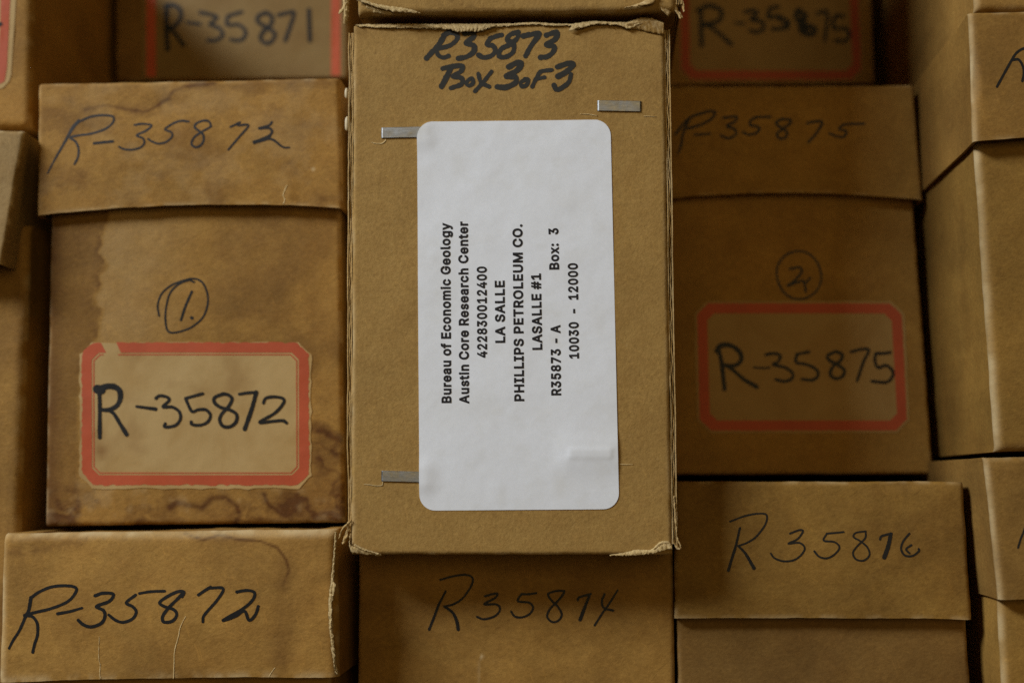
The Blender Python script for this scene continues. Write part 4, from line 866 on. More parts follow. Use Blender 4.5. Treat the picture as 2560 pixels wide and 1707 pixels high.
# ---- its printed lines, read from bottom to top
# outlines of a plain bold grotesque, thousandths of an em: advance, points, triangles
SPACE_ADV = 188
GLYPHS = {
'#': (440, "205,-31 299,540 413,540 320,-31 -26,109 -7,223 436,223 418,109 27,-31 120,540 235,540 141,-31 4,285 23,399 465,399 448,285 247,223 361,223 343,109 228,109 50,109 69,223 183,223 164,109 97,399 212,399 276,399 390,399 372,285 257,285 193,285 79,285", "23,20,11 7,6,17 18,17,16 17,18,7 0,3,19 3,18,19 16,19,18 20,23,21 8,11,20 5,4,20 21,5,20 31,24,13 19,16,22 23,19,22 22,21,23 10,9,25 9,24,25 30,25,24 29,26,25 2,1,27 1,26,27 28,27,26 15,14,27 27,28,15 16,17,29 17,28,29 26,29,28 25,30,29 21,22,31 22,30,31 24,31,30 13,12,31"),
'-': (453, "368,275 368,157 83,157 83,275", "3,2,1 1,0,3"),
'.': (188, "95,-36 80,-34 66,-30 53,-23 41,-13 31,-2 24,11 20,26 18,41 20,56 24,71 31,84 41,96 53,105 66,112 80,116 95,118 110,116 125,112 138,105 150,95 159,84 167,70 171,56 172,41 171,26 166,12 159,-2 150,-13 138,-23 125,-30 110,-34", "6,5,7 8,7,5 9,8,12 12,11,9 10,9,11 2,1,3 1,0,3 4,3,0 14,13,15 8,5,4 12,8,4 31,30,29 29,28,31 19,18,17 27,26,25 25,24,27 24,23,20 21,20,23 23,22,21 27,24,28 24,20,16 17,16,20 19,17,20 31,28,0 28,24,0 24,16,0 4,0,16 12,4,16 13,12,16 15,13,16"),
'0': (453, "227,-38 195,-36 165,-29 137,-17 111,-1 88,20 69,44 53,72 40,103 29,137 22,173 18,212 17,254 18,296 22,335 30,372 40,405 53,436 70,464 89,488 111,509 137,526 165,537 195,544 227,547 258,544 289,537 317,526 342,509 365,488 384,464 400,436 413,405 423,372 431,335 435,296 436,254 435,212 431,173 424,137 413,103 400,72 384,44 365,20 342,-1 317,-17 289,-29 259,-36 227,81 239,82 250,85 260,90 269,97 278,106 286,119 294,134 300,153 306,174 310,198 312,225 313,254 312,284 310,311 306,335 300,356 294,375 286,390 278,402 269,412 260,419 250,424 239,427 227,428 214,427 203,424 193,419 184,412 175,402 167,390 159,374 153,356 147,335 143,310 141,284 140,254 141,225 143,198 147,174 153,153 159,134 167,119 175,106 184,97 193,90 203,85 214,82", "11,10,86 86,85,11 12,11,85 85,84,12 84,83,12 13,12,83 83,82,13 14,13,82 1,95,2 95,94,2 74,73,22 73,23,22 2,94,3 94,93,3 4,3,93 93,92,4 5,4,92 92,91,5 6,5,91 91,90,6 7,6,90 90,89,7 8,7,89 89,88,8 9,8,88 88,87,9 10,9,87 86,10,87 14,82,81 15,14,81 81,80,15 16,15,80 80,79,16 17,16,79 79,78,17 18,17,78 78,77,18 19,18,77 77,76,19 20,19,76 76,75,20 21,20,75 75,74,21 74,22,21 49,0,47 24,71,25 49,47,46 50,49,46 71,70,26 25,71,26 38,37,58 59,58,37 37,36,59 60,59,36 61,60,36 36,35,61 62,61,35 35,34,62 50,46,45 51,50,45 45,44,51 52,51,44 44,43,52 53,52,43 43,42,53 54,53,42 42,41,54 55,54,41 41,40,55 56,55,40 40,39,56 57,56,39 39,38,57 38,58,57 62,34,63 34,33,63 64,63,33 33,32,64 65,64,32 32,31,65 66,65,31 31,30,66 67,66,30 30,29,67 68,67,29 29,28,68 69,68,28 28,27,69 70,69,27 26,70,27 95,1,0 48,95,0 0,49,48 71,24,72 73,72,24 23,73,24"),
'1': (453, "45,-31 45,86 422,86 422,-31 307,540 307,-31 181,-31 184,393 58,303 55,443 188,540 307,86 182,86", "1,0,6 3,2,5 12,11,7 10,7,4 11,12,6 9,8,7 7,10,9 4,7,11 5,2,11 6,5,11 1,6,12"),
'2': (453, "33,-31 33,60 211,250 257,301 283,341 285,347 287,355 289,363 289,371 289,381 287,389 285,396 281,402 277,408 272,413 266,417 260,421 252,424 243,427 234,428 224,429 213,428 203,426 195,424 187,420 181,416 175,411 170,405 166,399 163,391 160,383 159,373 156,331 33,331 36,388 41,413 48,436 59,458 73,478 89,496 108,511 128,524 151,534 174,541 199,545 225,547 251,545 275,541 299,534 321,524 341,512 358,497 374,480 388,461 398,441 406,419 411,396 412,373 411,356 409,339 405,323 400,307 393,290 384,274 373,257 360,239 290,159 210,84 420,87 420,-31", "32,31,33 34,33,31 31,30,34 35,34,30 30,29,35 36,35,29 37,36,29 29,28,37 38,37,28 23,22,43 22,44,43 19,18,46 45,20,19 19,46,45 44,22,21 21,20,44 20,45,44 1,0,67 67,2,1 38,28,27 39,38,27 27,26,39 40,39,26 26,25,40 41,40,25 25,24,41 42,41,24 24,23,42 23,43,42 16,15,49 49,48,16 64,63,4 63,62,4 5,4,62 62,61,5 61,60,5 6,5,60 60,59,6 7,6,59 59,58,7 8,7,58 58,57,8 9,8,57 57,56,9 56,55,9 10,9,55 55,54,10 11,10,54 54,53,11 12,11,53 53,52,12 13,12,52 52,51,13 14,13,51 51,50,14 15,14,50 49,15,50 67,0,69 69,68,67 2,67,66 3,2,66 66,65,3 65,64,3 64,4,3 16,48,17 48,47,17 18,17,47 46,18,47"),
'3': (453, "218,-38 192,-37 167,-33 143,-27 120,-19 99,-8 79,5 61,21 45,39 32,59 22,81 16,105 8,163 136,163 142,126 144,119 147,112 151,106 156,101 162,96 169,92 177,88 186,85 196,83 207,81 218,81 231,81 242,83 253,86 263,89 271,93 278,98 284,104 289,110 293,117 296,125 297,134 298,145 297,155 296,164 293,173 289,181 284,188 278,194 270,200 261,206 250,210 236,214 220,216 200,217 126,217 126,311 231,423 39,422 39,540 403,540 403,449 189,220 180,318 239,321 268,319 296,314 321,304 344,292 364,277 382,259 397,239 409,217 417,194 422,170 424,145 422,119 417,94 409,71 396,49 382,29 364,12 344,-3 322,-15 298,-25 273,-32 246,-37 280,317", "7,6,18 18,17,7 8,7,17 17,16,8 9,8,16 16,15,9 10,9,15 15,14,10 11,10,14 14,13,11 12,11,13 1,23,2 23,22,2 26,25,0 24,0,25 26,0,81 81,27,26 0,24,1 23,1,24 57,49,48 58,57,59 59,52,58 2,22,3 22,21,3 4,3,21 21,20,4 5,4,20 20,19,5 6,5,19 18,6,19 49,57,50 51,50,57 57,58,51 58,52,51 54,53,52 71,70,37 70,69,37 28,80,79 29,28,79 79,78,29 30,29,78 78,77,30 31,30,77 77,76,31 32,31,76 76,75,32 33,32,75 75,74,33 34,33,74 74,73,34 35,34,73 73,72,35 36,35,72 72,71,36 71,37,36 37,69,38 69,68,38 39,38,68 68,67,39 40,39,67 67,66,40 41,40,66 66,65,41 42,41,65 65,64,42 43,42,64 64,63,43 44,43,63 63,62,44 45,44,62 61,45,62 27,81,80 80,28,27 45,61,46 52,59,60 52,60,56 56,55,52 54,52,55 47,46,61 82,57,61 57,48,61 48,47,61 59,57,60 57,82,60 56,60,82"),
'4': (453, "9,74 9,167 229,540 365,539 162,196 444,193 444,74 251,-31 251,121 251,146 251,349 374,349 374,-31 251,74 251,195 251,346 252,349 374,194 374,74", "1,0,4 4,0,8 15,16,10 4,8,9 1,4,10 2,1,10 10,3,2 17,14,9 14,17,11 18,13,7 8,0,13 4,9,14 16,15,11 15,14,11 10,4,15 3,10,16 6,5,18 5,17,18 13,18,8 18,17,9 9,8,18 7,12,18"),
'5': (453, "221,-38 196,-37 171,-33 148,-26 126,-17 106,-5 88,9 71,25 57,43 46,62 37,84 31,106 25,161 149,161 154,126 156,119 159,113 163,107 168,102 173,97 179,92 187,88 194,85 203,83 212,81 221,81 232,82 242,84 252,87 260,91 268,97 275,103 281,110 287,119 291,128 294,139 296,150 297,162 296,175 294,186 291,196 286,206 281,215 274,223 267,230 259,235 250,240 240,243 230,245 220,246 176,238 168,235 161,232 154,227 138,214 33,225 68,540 397,540 397,421 178,421 167,354 129,335 140,342 153,348 167,354 182,359 198,362 213,364 230,365 249,364 269,361 288,356 306,349 323,341 339,331 354,320 368,307 380,292 391,277 400,260 408,242 414,224 418,204 421,184 422,163 420,136 416,109 407,84 396,60 382,39 365,19 346,3 324,-12 300,-23 275,-31 249,-36 167,354", "61,56,55 8,7,17 17,16,8 9,8,16 16,15,9 10,9,15 15,14,10 11,10,14 14,13,11 12,11,13 61,55,54 54,53,61 53,52,61 49,67,66 25,24,0 0,26,25 48,68,49 67,49,68 0,24,1 24,23,1 2,1,23 22,2,23 49,66,65 2,22,3 22,21,3 4,3,21 21,20,4 5,4,20 20,19,5 6,5,19 19,18,6 7,6,18 17,7,18 61,52,51 51,50,61 63,62,61 50,49,60 49,65,60 65,64,60 63,60,96 62,63,59 61,62,59 56,61,59 28,94,93 29,28,93 93,92,29 30,29,92 92,91,30 31,30,91 91,90,31 32,31,90 90,89,32 33,32,89 89,88,33 34,33,88 88,87,34 35,34,87 87,86,35 86,85,35 36,35,85 37,36,85 85,84,37 84,83,37 38,37,83 83,82,38 39,38,82 82,81,39 40,39,81 81,80,40 80,79,40 41,40,79 79,78,41 42,41,78 78,77,42 77,76,42 43,42,76 76,75,43 44,43,75 75,74,44 74,73,44 45,44,73 73,72,45 46,45,72 71,46,72 58,57,59 26,0,95 27,26,95 95,94,27 94,28,27 46,71,47 71,70,47 70,69,47 48,47,69 68,48,69 56,59,57 60,64,96 61,50,60 60,63,61 59,63,96"),
'7': (453, "47,-31 273,418 31,421 31,540 422,540 422,441 184,-31", "1,6,5 5,4,1 6,1,0 3,2,1 1,4,3"),
'8': (453, "226,-38 198,-37 172,-33 146,-26 122,-17 101,-5 81,9 63,26 48,44 36,65 28,87 23,111 21,135 22,154 25,173 30,191 37,208 46,225 56,240 68,253 82,265 96,276 112,284 129,291 91,271 121,245 101,256 83,271 67,290 55,310 46,333 41,356 39,380 41,404 46,426 53,447 64,467 78,485 94,501 112,514 132,526 154,535 177,541 201,545 226,547 251,545 275,541 298,535 320,526 340,514 358,501 374,485 387,467 398,447 406,426 411,404 413,380 411,356 406,333 397,311 385,290 369,272 351,256 331,245 362,265 326,290 340,284 356,276 371,265 384,253 396,240 406,225 415,209 423,191 428,173 431,154 432,135 430,111 425,87 416,65 404,44 389,25 372,9 352,-5 330,-17 306,-26 281,-33 254,-37 226,80 240,81 252,82 263,85 272,89 280,93 287,98 293,103 297,109 301,115 303,122 305,130 306,139 305,148 303,157 300,164 296,172 291,178 285,185 278,190 269,195 260,199 249,202 238,204 226,204 214,204 203,202 192,199 183,195 174,190 167,185 161,178 156,172 152,164 149,157 147,148 146,139 147,130 149,122 151,115 155,109 159,103 165,98 172,93 180,89 189,85 200,82 213,81 226,321 236,321 245,322 253,325 260,328 266,332 272,336 277,341 281,347 284,353 286,360 288,367 288,376 288,384 286,392 284,398 281,404 277,409 273,414 268,418 261,422 254,425 246,427 237,428 226,429 216,428 207,427 198,425 191,422 185,418 179,414 175,409 171,404 168,398 166,392 164,384 164,376 164,367 166,359 168,353 171,347 175,341 180,336 185,332 192,328 199,325 207,323 216,321 86,269 358,262 362,265 366,269", "24,21,184 22,21,24 9,8,127 127,126,9 10,9,126 11,10,126 126,125,11 12,11,125 125,124,12 13,12,124 124,123,13 14,13,123 123,122,14 15,14,122 16,15,122 122,121,16 17,16,121 121,25,17 18,17,25 25,26,18 19,18,26 26,20,19 27,21,28 21,22,28 29,28,22 22,23,29 30,29,23 183,113,112 112,136,183 182,114,113 113,183,182 43,162,161 135,134,1 1,134,2 134,133,2 163,162,42 162,43,42 2,133,3 133,132,3 4,3,132 132,131,4 5,4,131 131,130,5 6,5,130 130,129,6 7,6,129 129,128,7 8,7,128 127,8,128 25,121,120 120,119,25 119,118,25 118,117,25 117,116,25 116,115,25 23,25,115 115,114,23 114,182,23 182,181,23 181,180,23 180,179,23 179,178,23 178,177,23 177,176,23 176,175,23 175,174,23 30,23,174 174,173,30 31,30,173 173,172,31 32,31,172 172,171,32 33,32,171 171,170,33 34,33,170 35,34,170 170,169,35 36,35,169 169,168,36 37,36,168 168,167,37 38,37,167 167,166,38 39,38,166 166,165,39 40,39,165 165,164,40 41,40,164 164,163,41 163,42,41 138,111,110 88,0,89 111,138,137 158,45,159 44,159,45 89,0,87 87,90,89 138,110,139 90,87,86 91,90,86 158,157,46 45,158,46 63,62,185 80,79,97 98,97,79 79,78,98 78,77,98 99,98,77 77,76,99 100,99,76 76,75,100 101,100,75 75,74,101 74,73,101 102,101,73 73,72,102 103,102,72 72,71,103 63,103,71 71,70,63 62,63,70 70,69,62 64,62,69 68,64,69 67,61,60 66,67,60 60,59,66 65,66,59 59,58,65 91,86,85 92,91,85 85,84,92 93,92,84 84,83,93 94,93,83 83,82,94 95,94,82 82,81,95 96,95,81 81,80,96 80,97,96 103,63,104 105,104,63 106,105,63 107,106,63 108,107,63 109,108,63 110,109,63 63,65,110 139,110,65 140,139,65 141,140,65 142,141,65 143,142,65 144,143,65 145,144,65 146,145,65 65,58,146 147,146,58 58,57,147 148,147,57 57,56,148 149,148,56 56,55,149 150,149,55 55,54,150 54,53,150 151,150,53 53,52,151 152,151,52 52,51,152 153,152,51 51,50,153 154,153,50 50,49,154 155,154,49 49,48,155 156,155,48 48,47,156 157,156,47 46,157,47 135,1,0 0,88,135 111,137,112 136,112,137 159,44,160 161,160,44 43,161,44 21,27,184 26,25,24 23,22,24 25,23,24 20,26,184 26,24,184 62,64,185 186,187,67 187,186,64 65,63,185 185,186,65 66,65,186 67,66,186 61,67,187 64,68,187"),
':': (188, "95,-36 80,-34 66,-30 53,-23 41,-13 31,-2 24,11 20,26 18,41 20,56 24,71 31,84 41,96 53,105 66,112 80,116 95,118 110,116 125,112 138,105 150,95 159,84 167,70 171,56 172,41 171,26 166,12 159,-2 150,-13 138,-23 125,-30 110,-34 95,240 80,241 66,245 53,252 41,262 31,273 24,287 20,301 18,316 20,331 24,346 31,359 41,371 53,380 66,387 80,392 95,393 110,392 125,387 138,380 150,371 159,359 167,346 171,331 172,316 171,301 166,287 159,274 150,262 138,252 125,245 110,241", "6,5,7 8,7,5 9,8,12 12,11,9 10,9,11 38,37,39 40,39,37 41,40,44 44,43,41 42,41,43 2,1,3 1,0,3 4,3,0 14,13,15 35,34,33 33,32,35 36,35,32 47,46,45 8,5,4 12,8,4 40,37,36 44,40,36 31,30,29 29,28,31 18,17,19 62,61,63 61,60,63 51,50,49 27,26,25 25,24,27 24,23,20 21,20,23 23,22,21 59,58,57 57,56,59 56,55,52 53,52,55 55,54,53 27,24,28 24,20,16 17,16,20 19,17,20 59,56,60 56,52,48 49,48,52 51,49,52 31,28,0 28,24,0 24,16,0 4,0,16 12,4,16 13,12,16 15,13,16 63,60,32 60,56,32 56,48,32 36,32,48 44,36,48 45,44,48 47,45,48"),
'A': (480, "-28,-31 180,540 298,540 507,-31 373,-31 258,292 235,363 190,509 287,509 242,362 220,293 107,-31 79,111 79,230 401,230 401,111 239,350 198,230 280,230 323,111 157,111", "12,0,11 0,12,13 20,17,12 10,6,13 6,7,13 7,1,13 0,13,1 15,4,3 3,14,15 9,5,14 8,9,14 2,8,14 14,3,2 18,19,15 9,6,16 9,8,6 7,6,8 1,7,8 8,2,1 6,10,16 5,9,16 17,20,18 10,13,17 13,12,17 14,5,18 15,14,18 4,15,19 19,18,20 12,11,20"),
'B': (456, "29,-31 29,540 242,540 269,538 296,535 320,528 343,518 363,506 380,492 396,476 408,457 417,438 424,417 428,396 429,374 428,355 426,338 421,321 414,306 406,292 397,280 386,269 372,259 346,247 346,289 333,291 349,287 365,280 380,272 394,261 408,249 419,234 430,218 438,200 444,180 448,159 449,136 448,114 444,92 437,71 427,51 414,32 398,16 379,2 358,-10 333,-20 307,-26 278,-30 247,-31 156,88 244,88 269,89 288,93 301,98 310,103 316,110 321,118 323,127 324,137 324,145 322,153 320,161 316,168 311,174 306,180 299,186 291,191 282,194 272,197 261,199 247,200 156,200 156,316 237,316 248,317 258,318 267,321 275,324 282,328 288,333 293,338 297,343 300,349 303,356 304,363 305,372 304,383 301,391 297,399 291,406 284,412 273,416 259,419 239,421 156,421 346,287 384,268", "49,71,0 1,0,71 71,72,1 94,93,2 49,0,48 48,50,49 72,71,73 1,72,94 94,2,1 74,70,69 75,74,69 75,69,68 76,75,68 47,51,48 50,48,51 73,71,70 70,74,73 2,93,92 92,3,2 51,47,46 46,52,51 92,91,4 3,92,4 22,27,23 26,23,27 22,29,96 22,96,28 27,22,28 23,26,95 26,27,24 42,41,55 41,40,55 56,55,40 40,39,56 39,38,56 57,56,38 38,37,57 58,57,37 37,36,58 36,35,58 59,58,35 35,34,59 60,59,34 34,33,60 61,60,33 33,32,61 23,61,32 32,31,23 31,30,23 22,23,30 29,22,30 28,21,20 27,28,20 20,19,27 19,18,27 24,27,18 18,17,24 17,16,24 52,46,45 53,52,45 45,44,53 44,43,53 54,53,43 43,42,54 42,55,54 61,23,62 63,62,23 64,63,23 65,64,23 66,65,23 67,66,23 68,67,23 23,25,68 76,68,25 77,76,25 78,77,25 79,78,25 80,79,25 81,80,25 82,81,25 25,24,82 83,82,24 84,83,24 24,16,84 16,15,84 85,84,15 15,14,85 14,13,85 86,85,13 13,12,86 87,86,12 12,11,87 11,10,87 88,87,10 10,9,88 9,8,88 89,88,8 8,7,89 90,89,7 7,6,90 6,5,90 91,90,5 4,91,5 25,23,95 26,24,95 21,28,96"),
'C': (510, "267,-38 231,-36 197,-29 164,-17 134,-1 106,19 81,43 60,70 42,101 27,136 17,173 11,212 9,254 11,296 17,336 27,373 42,407 60,438 81,466 106,490 134,510 164,526 197,538 231,544 267,547 289,546 310,543 330,539 350,534 369,527 387,518 405,507 421,495 437,482 451,467 463,451 475,434 484,416 492,396 499,375 511,317 384,317 375,352 372,361 368,370 364,376 339,403 306,419 266,425 249,424 231,420 215,414 200,406 186,396 174,383 163,368 153,350 145,330 139,308 136,282 134,254 136,226 139,200 145,178 153,158 163,140 174,125 187,113 200,103 216,94 232,89 249,85 266,84 306,90 339,106 363,132 388,191 511,191 499,134 493,113 485,93 475,75 464,58 451,42 437,27 422,14 405,2 388,-9 370,-18 350,-25 330,-31 310,-35 289,-37", "11,10,62 62,61,11 12,11,61 61,60,12 60,59,12 13,12,59 59,58,13 14,13,58 58,57,14 15,14,57 71,70,1 23,50,49 1,70,2 69,2,70 22,51,50 50,23,22 2,69,3 69,68,3 52,51,21 51,22,21 3,68,4 68,67,4 5,4,67 6,5,67 67,66,6 7,6,66 66,65,7 8,7,65 65,64,8 9,8,64 64,63,9 10,9,63 62,10,63 15,57,56 16,15,56 56,55,16 17,16,55 55,54,17 18,17,54 54,53,18 19,18,53 20,19,53 53,52,20 52,21,20 25,24,48 27,26,47 72,0,92 92,91,72 91,73,72 47,26,48 25,48,26 73,91,90 90,89,73 89,88,73 88,74,73 46,29,47 29,28,47 27,47,28 79,78,76 78,77,76 40,39,41 74,88,87 87,86,74 86,85,74 85,84,74 75,74,84 84,83,75 83,82,75 82,81,75 81,80,75 80,79,75 79,76,75 41,39,42 39,38,42 43,42,38 38,37,43 44,43,37 37,36,44 45,44,36 36,35,45 35,34,45 34,33,45 46,45,33 33,32,46 32,31,46 31,30,46 29,46,30 71,1,0 0,72,71 48,24,49 23,49,24"),
'E': (419, "29,-31 29,540 403,540 403,421 156,421 156,317 386,317 386,198 156,198 156,88 406,88 406,-31", "0,9,8 1,0,8 8,5,1 5,4,1 9,0,11 11,10,9 5,8,7 7,6,5 3,2,4 1,4,2"),
'G': (520, "269,-38 232,-36 197,-29 164,-17 133,-1 105,19 80,43 59,71 41,102 27,136 17,173 11,212 9,254 11,296 17,335 27,372 41,407 59,438 80,466 105,490 132,510 163,526 195,538 229,544 265,547 287,546 309,543 330,539 350,533 370,525 389,516 406,506 423,493 438,480 452,465 465,449 476,432 486,414 494,395 500,375 513,318 388,318 361,376 337,402 306,419 264,425 247,424 231,420 215,414 200,406 186,396 174,383 163,368 153,351 145,331 139,308 136,282 134,254 136,226 139,201 145,178 153,158 163,141 174,126 187,113 201,103 216,95 232,89 250,85 269,84 286,85 302,88 316,92 330,98 342,106 352,115 361,126 369,138 375,152 380,167 383,184 386,239 496,194 252,168 252,287 509,287 509,199 507,166 501,134 492,103 478,75 461,50 440,27 417,8 391,-9 363,-21 333,-31 302,-36 382,182", "10,9,60 60,59,10 11,10,59 59,58,11 12,11,58 58,57,12 57,56,12 13,12,56 56,55,13 14,13,55 55,54,14 15,14,54 67,1,68 23,47,46 1,67,2 67,66,2 3,2,66 66,65,3 49,48,21 22,21,48 48,47,22 47,23,22 3,65,4 65,64,4 5,4,64 64,63,5 6,5,63 7,6,63 63,62,7 8,7,62 62,61,8 9,8,61 60,9,61 15,54,53 16,15,53 53,52,16 17,16,52 52,51,17 18,17,51 51,50,18 19,18,50 20,19,50 50,49,20 49,21,20 97,70,0 69,0,70 26,44,27 70,97,71 71,97,96 72,71,96 96,95,72 73,72,95 43,29,44 29,28,44 27,44,28 82,88,87 87,86,82 86,85,82 81,80,82 82,85,81 40,39,41 39,38,41 73,95,94 74,73,94 94,93,74 75,74,93 93,92,75 76,75,92 92,91,76 91,90,76 77,76,90 90,89,77 78,77,89 89,88,78 79,78,88 88,82,79 82,80,98 41,38,42 38,37,42 37,36,42 36,35,42 35,34,42 34,33,42 43,42,33 33,32,43 32,31,43 31,30,43 29,43,30 68,1,0 0,69,68 98,80,83 80,81,83 84,83,81 81,85,84 44,26,45 26,25,45 25,24,45 46,45,24 23,46,24 79,82,98"),
'H': (517, "29,-31 29,540 156,540 156,320 361,320 361,540 488,540 488,-31 361,-31 361,201 156,201 156,-31", "0,11,10 1,0,10 10,3,1 3,2,1 9,8,7 7,6,9 4,9,6 6,5,4 3,10,9 9,4,3"),
'I': (300, "0,-31 0,88 87,88 87,421 0,421 0,540 300,540 300,421 214,421 214,88 300,88 300,-31", "1,0,2 3,5,4 9,11,10 7,6,8 2,0,11 11,9,2 3,2,9 9,8,3 8,6,3 5,3,6"),
'L': (393, "29,-31 29,540 156,540 156,88 392,88 392,-31", "1,0,3 3,0,5 5,4,3 1,3,2"),
'M': (628, "29,-31 29,540 173,540 306,198 317,169 329,132 341,93 363,18 265,18 288,92 300,131 313,168 323,198 455,540 599,540 599,-31 473,-31 473,291 473,327 474,369 475,414 477,488 555,488 527,400 511,353 497,311 485,280 363,-31 265,-31 141,280 130,310 116,351 100,398 69,488 149,488 151,417 152,372 153,329 153,291 153,-31 315,174 473,251 153,251", "31,32,0 1,0,32 32,33,1 29,30,0 31,0,30 32,31,36 36,35,32 35,34,32 33,32,34 3,10,11 37,38,3 29,0,39 38,29,42 30,29,38 38,37,30 31,30,37 36,31,37 37,3,36 34,35,2 33,34,2 1,33,2 12,4,5 17,18,12 23,24,15 15,14,23 14,22,23 25,26,15 15,24,25 24,23,19 20,19,23 21,20,23 23,22,21 15,26,16 26,17,41 26,25,17 18,17,25 25,24,18 24,19,18 12,18,19 20,21,13 21,22,13 22,14,13 8,28,27 27,7,8 9,8,7 7,6,9 10,9,6 6,5,10 11,10,5 5,4,11 11,4,40 4,12,40 19,20,12 35,36,3 2,35,3 3,11,40 20,13,12 12,5,17 41,17,6 5,6,17 16,26,41 7,27,41 6,7,41 29,39,42 28,8,42 3,38,42 10,3,42 9,10,42 8,9,42"),
'O': (533, "267,-38 231,-36 197,-29 164,-17 134,-1 106,19 82,43 60,70 42,101 28,136 17,173 11,212 9,254 11,296 17,336 28,373 42,407 60,438 82,466 106,490 134,510 164,526 197,538 231,544 267,547 303,544 337,538 370,526 400,510 428,490 452,466 474,438 492,407 506,373 516,336 522,296 524,254 522,212 516,173 506,136 492,101 474,70 452,43 428,19 400,-1 370,-17 337,-29 303,-36 267,84 285,85 302,89 318,94 333,102 347,112 359,125 370,140 380,158 388,178 394,200 398,226 399,254 398,283 394,308 388,331 380,351 370,369 359,384 347,396 333,406 318,414 302,420 285,424 267,425 249,424 232,420 216,414 201,406 187,396 174,384 163,369 153,351 145,331 139,308 136,282 134,254 136,226 139,200 145,178 153,158 163,140 174,125 187,113 201,102 216,94 232,89 249,85", "10,9,87 87,86,10 11,10,86 86,85,11 12,11,85 85,84,12 84,83,12 13,12,83 83,82,13 14,13,82 82,81,14 15,14,81 0,95,1 95,94,1 74,73,23 73,24,23 1,94,2 94,93,2 3,2,93 93,92,3 76,75,21 22,21,75 75,74,22 74,23,22 3,92,4 92,91,4 5,4,91 6,5,91 91,90,6 7,6,90 90,89,7 8,7,89 89,88,8 9,8,88 87,9,88 15,81,80 16,15,80 80,79,16 17,16,79 79,78,17 18,17,78 78,77,18 19,18,77 20,19,77 77,76,20 76,21,20 50,49,47 71,70,25 50,47,46 51,50,46 46,45,51 52,51,45 69,68,27 27,26,69 70,69,26 25,70,26 39,38,57 58,57,38 38,37,58 59,58,37 37,36,59 60,59,36 61,60,36 36,35,61 62,61,35 35,34,62 63,62,34 34,33,63 52,45,44 53,52,44 44,43,53 54,53,43 43,42,54 42,41,54 55,54,41 41,40,55 56,55,40 40,39,56 39,57,56 63,33,64 33,32,64 65,64,32 32,31,65 66,65,31 31,30,66 30,29,66 67,66,29 29,28,67 68,67,28 27,68,28 47,49,0 49,48,0 95,0,48 24,73,72 72,71,24 71,25,24"),
'P': (445, "29,-31 29,540 236,540 266,538 296,534 323,526 347,515 369,501 388,484 404,465 417,444 427,422 434,398 438,373 440,348 438,322 434,297 427,274 417,251 404,230 388,211 369,194 347,180 323,169 296,161 266,156 236,155 78,155 78,273 232,273 249,274 262,276 273,279 282,283 290,288 296,294 301,300 305,307 309,316 311,326 313,336 313,348 313,359 311,370 309,379 305,388 301,395 296,401 290,406 282,411 273,415 262,418 248,420 231,421 156,421 156,-31 156,273 156,155", "27,0,55 0,27,28 1,0,28 28,54,1 29,26,30 27,55,57 28,27,57 54,28,56 52,2,53 54,53,2 1,54,2 30,26,25 31,30,25 25,24,31 24,32,31 50,4,51 4,3,51 52,51,3 2,52,3 19,18,37 18,17,37 38,37,17 17,16,38 39,38,16 16,15,39 40,39,15 15,14,40 41,40,14 42,41,14 14,13,42 43,42,13 13,12,43 44,43,12 12,11,44 45,44,11 11,10,45 10,9,45 32,24,23 33,32,23 23,22,33 34,33,22 22,21,34 35,34,21 21,20,35 36,35,20 20,19,36 19,37,36 45,9,46 9,8,46 47,46,8 8,7,47 48,47,7 7,6,48 49,48,6 6,5,49 50,49,5 4,50,5 26,29,57 29,56,57 56,28,57"),
'R': (449, "29,-31 29,540 237,540 267,538 296,534 323,527 347,516 369,503 388,487 405,469 418,448 428,426 435,402 439,378 440,352 439,326 435,302 428,279 418,256 404,236 388,218 369,202 347,189 322,179 296,172 267,168 237,167 65,167 65,286 233,286 250,287 264,289 275,291 284,295 292,299 298,304 302,309 306,315 310,322 312,331 314,341 314,352 314,364 312,374 309,383 306,390 302,397 297,402 291,407 284,412 274,416 263,418 249,420 232,421 156,421 156,-31 334,-31 178,260 321,260 480,-31 156,286 156,167 228,167 357,195", "28,27,61 27,0,55 0,27,28 1,0,28 28,54,1 2,53,52 27,55,61 57,26,25 53,2,54 1,54,2 50,4,51 4,3,51 52,51,3 2,52,3 56,22,23 58,23,22 22,63,58 38,37,58 22,56,59 63,22,59 58,21,20 20,19,58 19,18,58 18,17,58 38,58,17 17,16,38 39,38,16 16,15,39 40,39,15 15,14,40 41,40,14 42,41,14 14,13,42 43,42,13 13,12,43 44,43,12 12,11,44 11,10,44 56,26,62 25,26,56 24,25,56 56,23,24 23,58,24 25,24,58 32,31,58 33,32,58 34,33,58 35,34,58 36,35,58 58,37,36 44,10,45 10,9,45 46,45,9 9,8,46 47,46,8 8,7,47 48,47,7 7,6,48 49,48,6 6,5,49 50,49,5 4,50,5 54,28,60 26,57,62 57,29,60 60,61,57 60,28,61 57,61,62 31,30,58 30,29,57 57,58,30 25,58,57 21,58,63"),
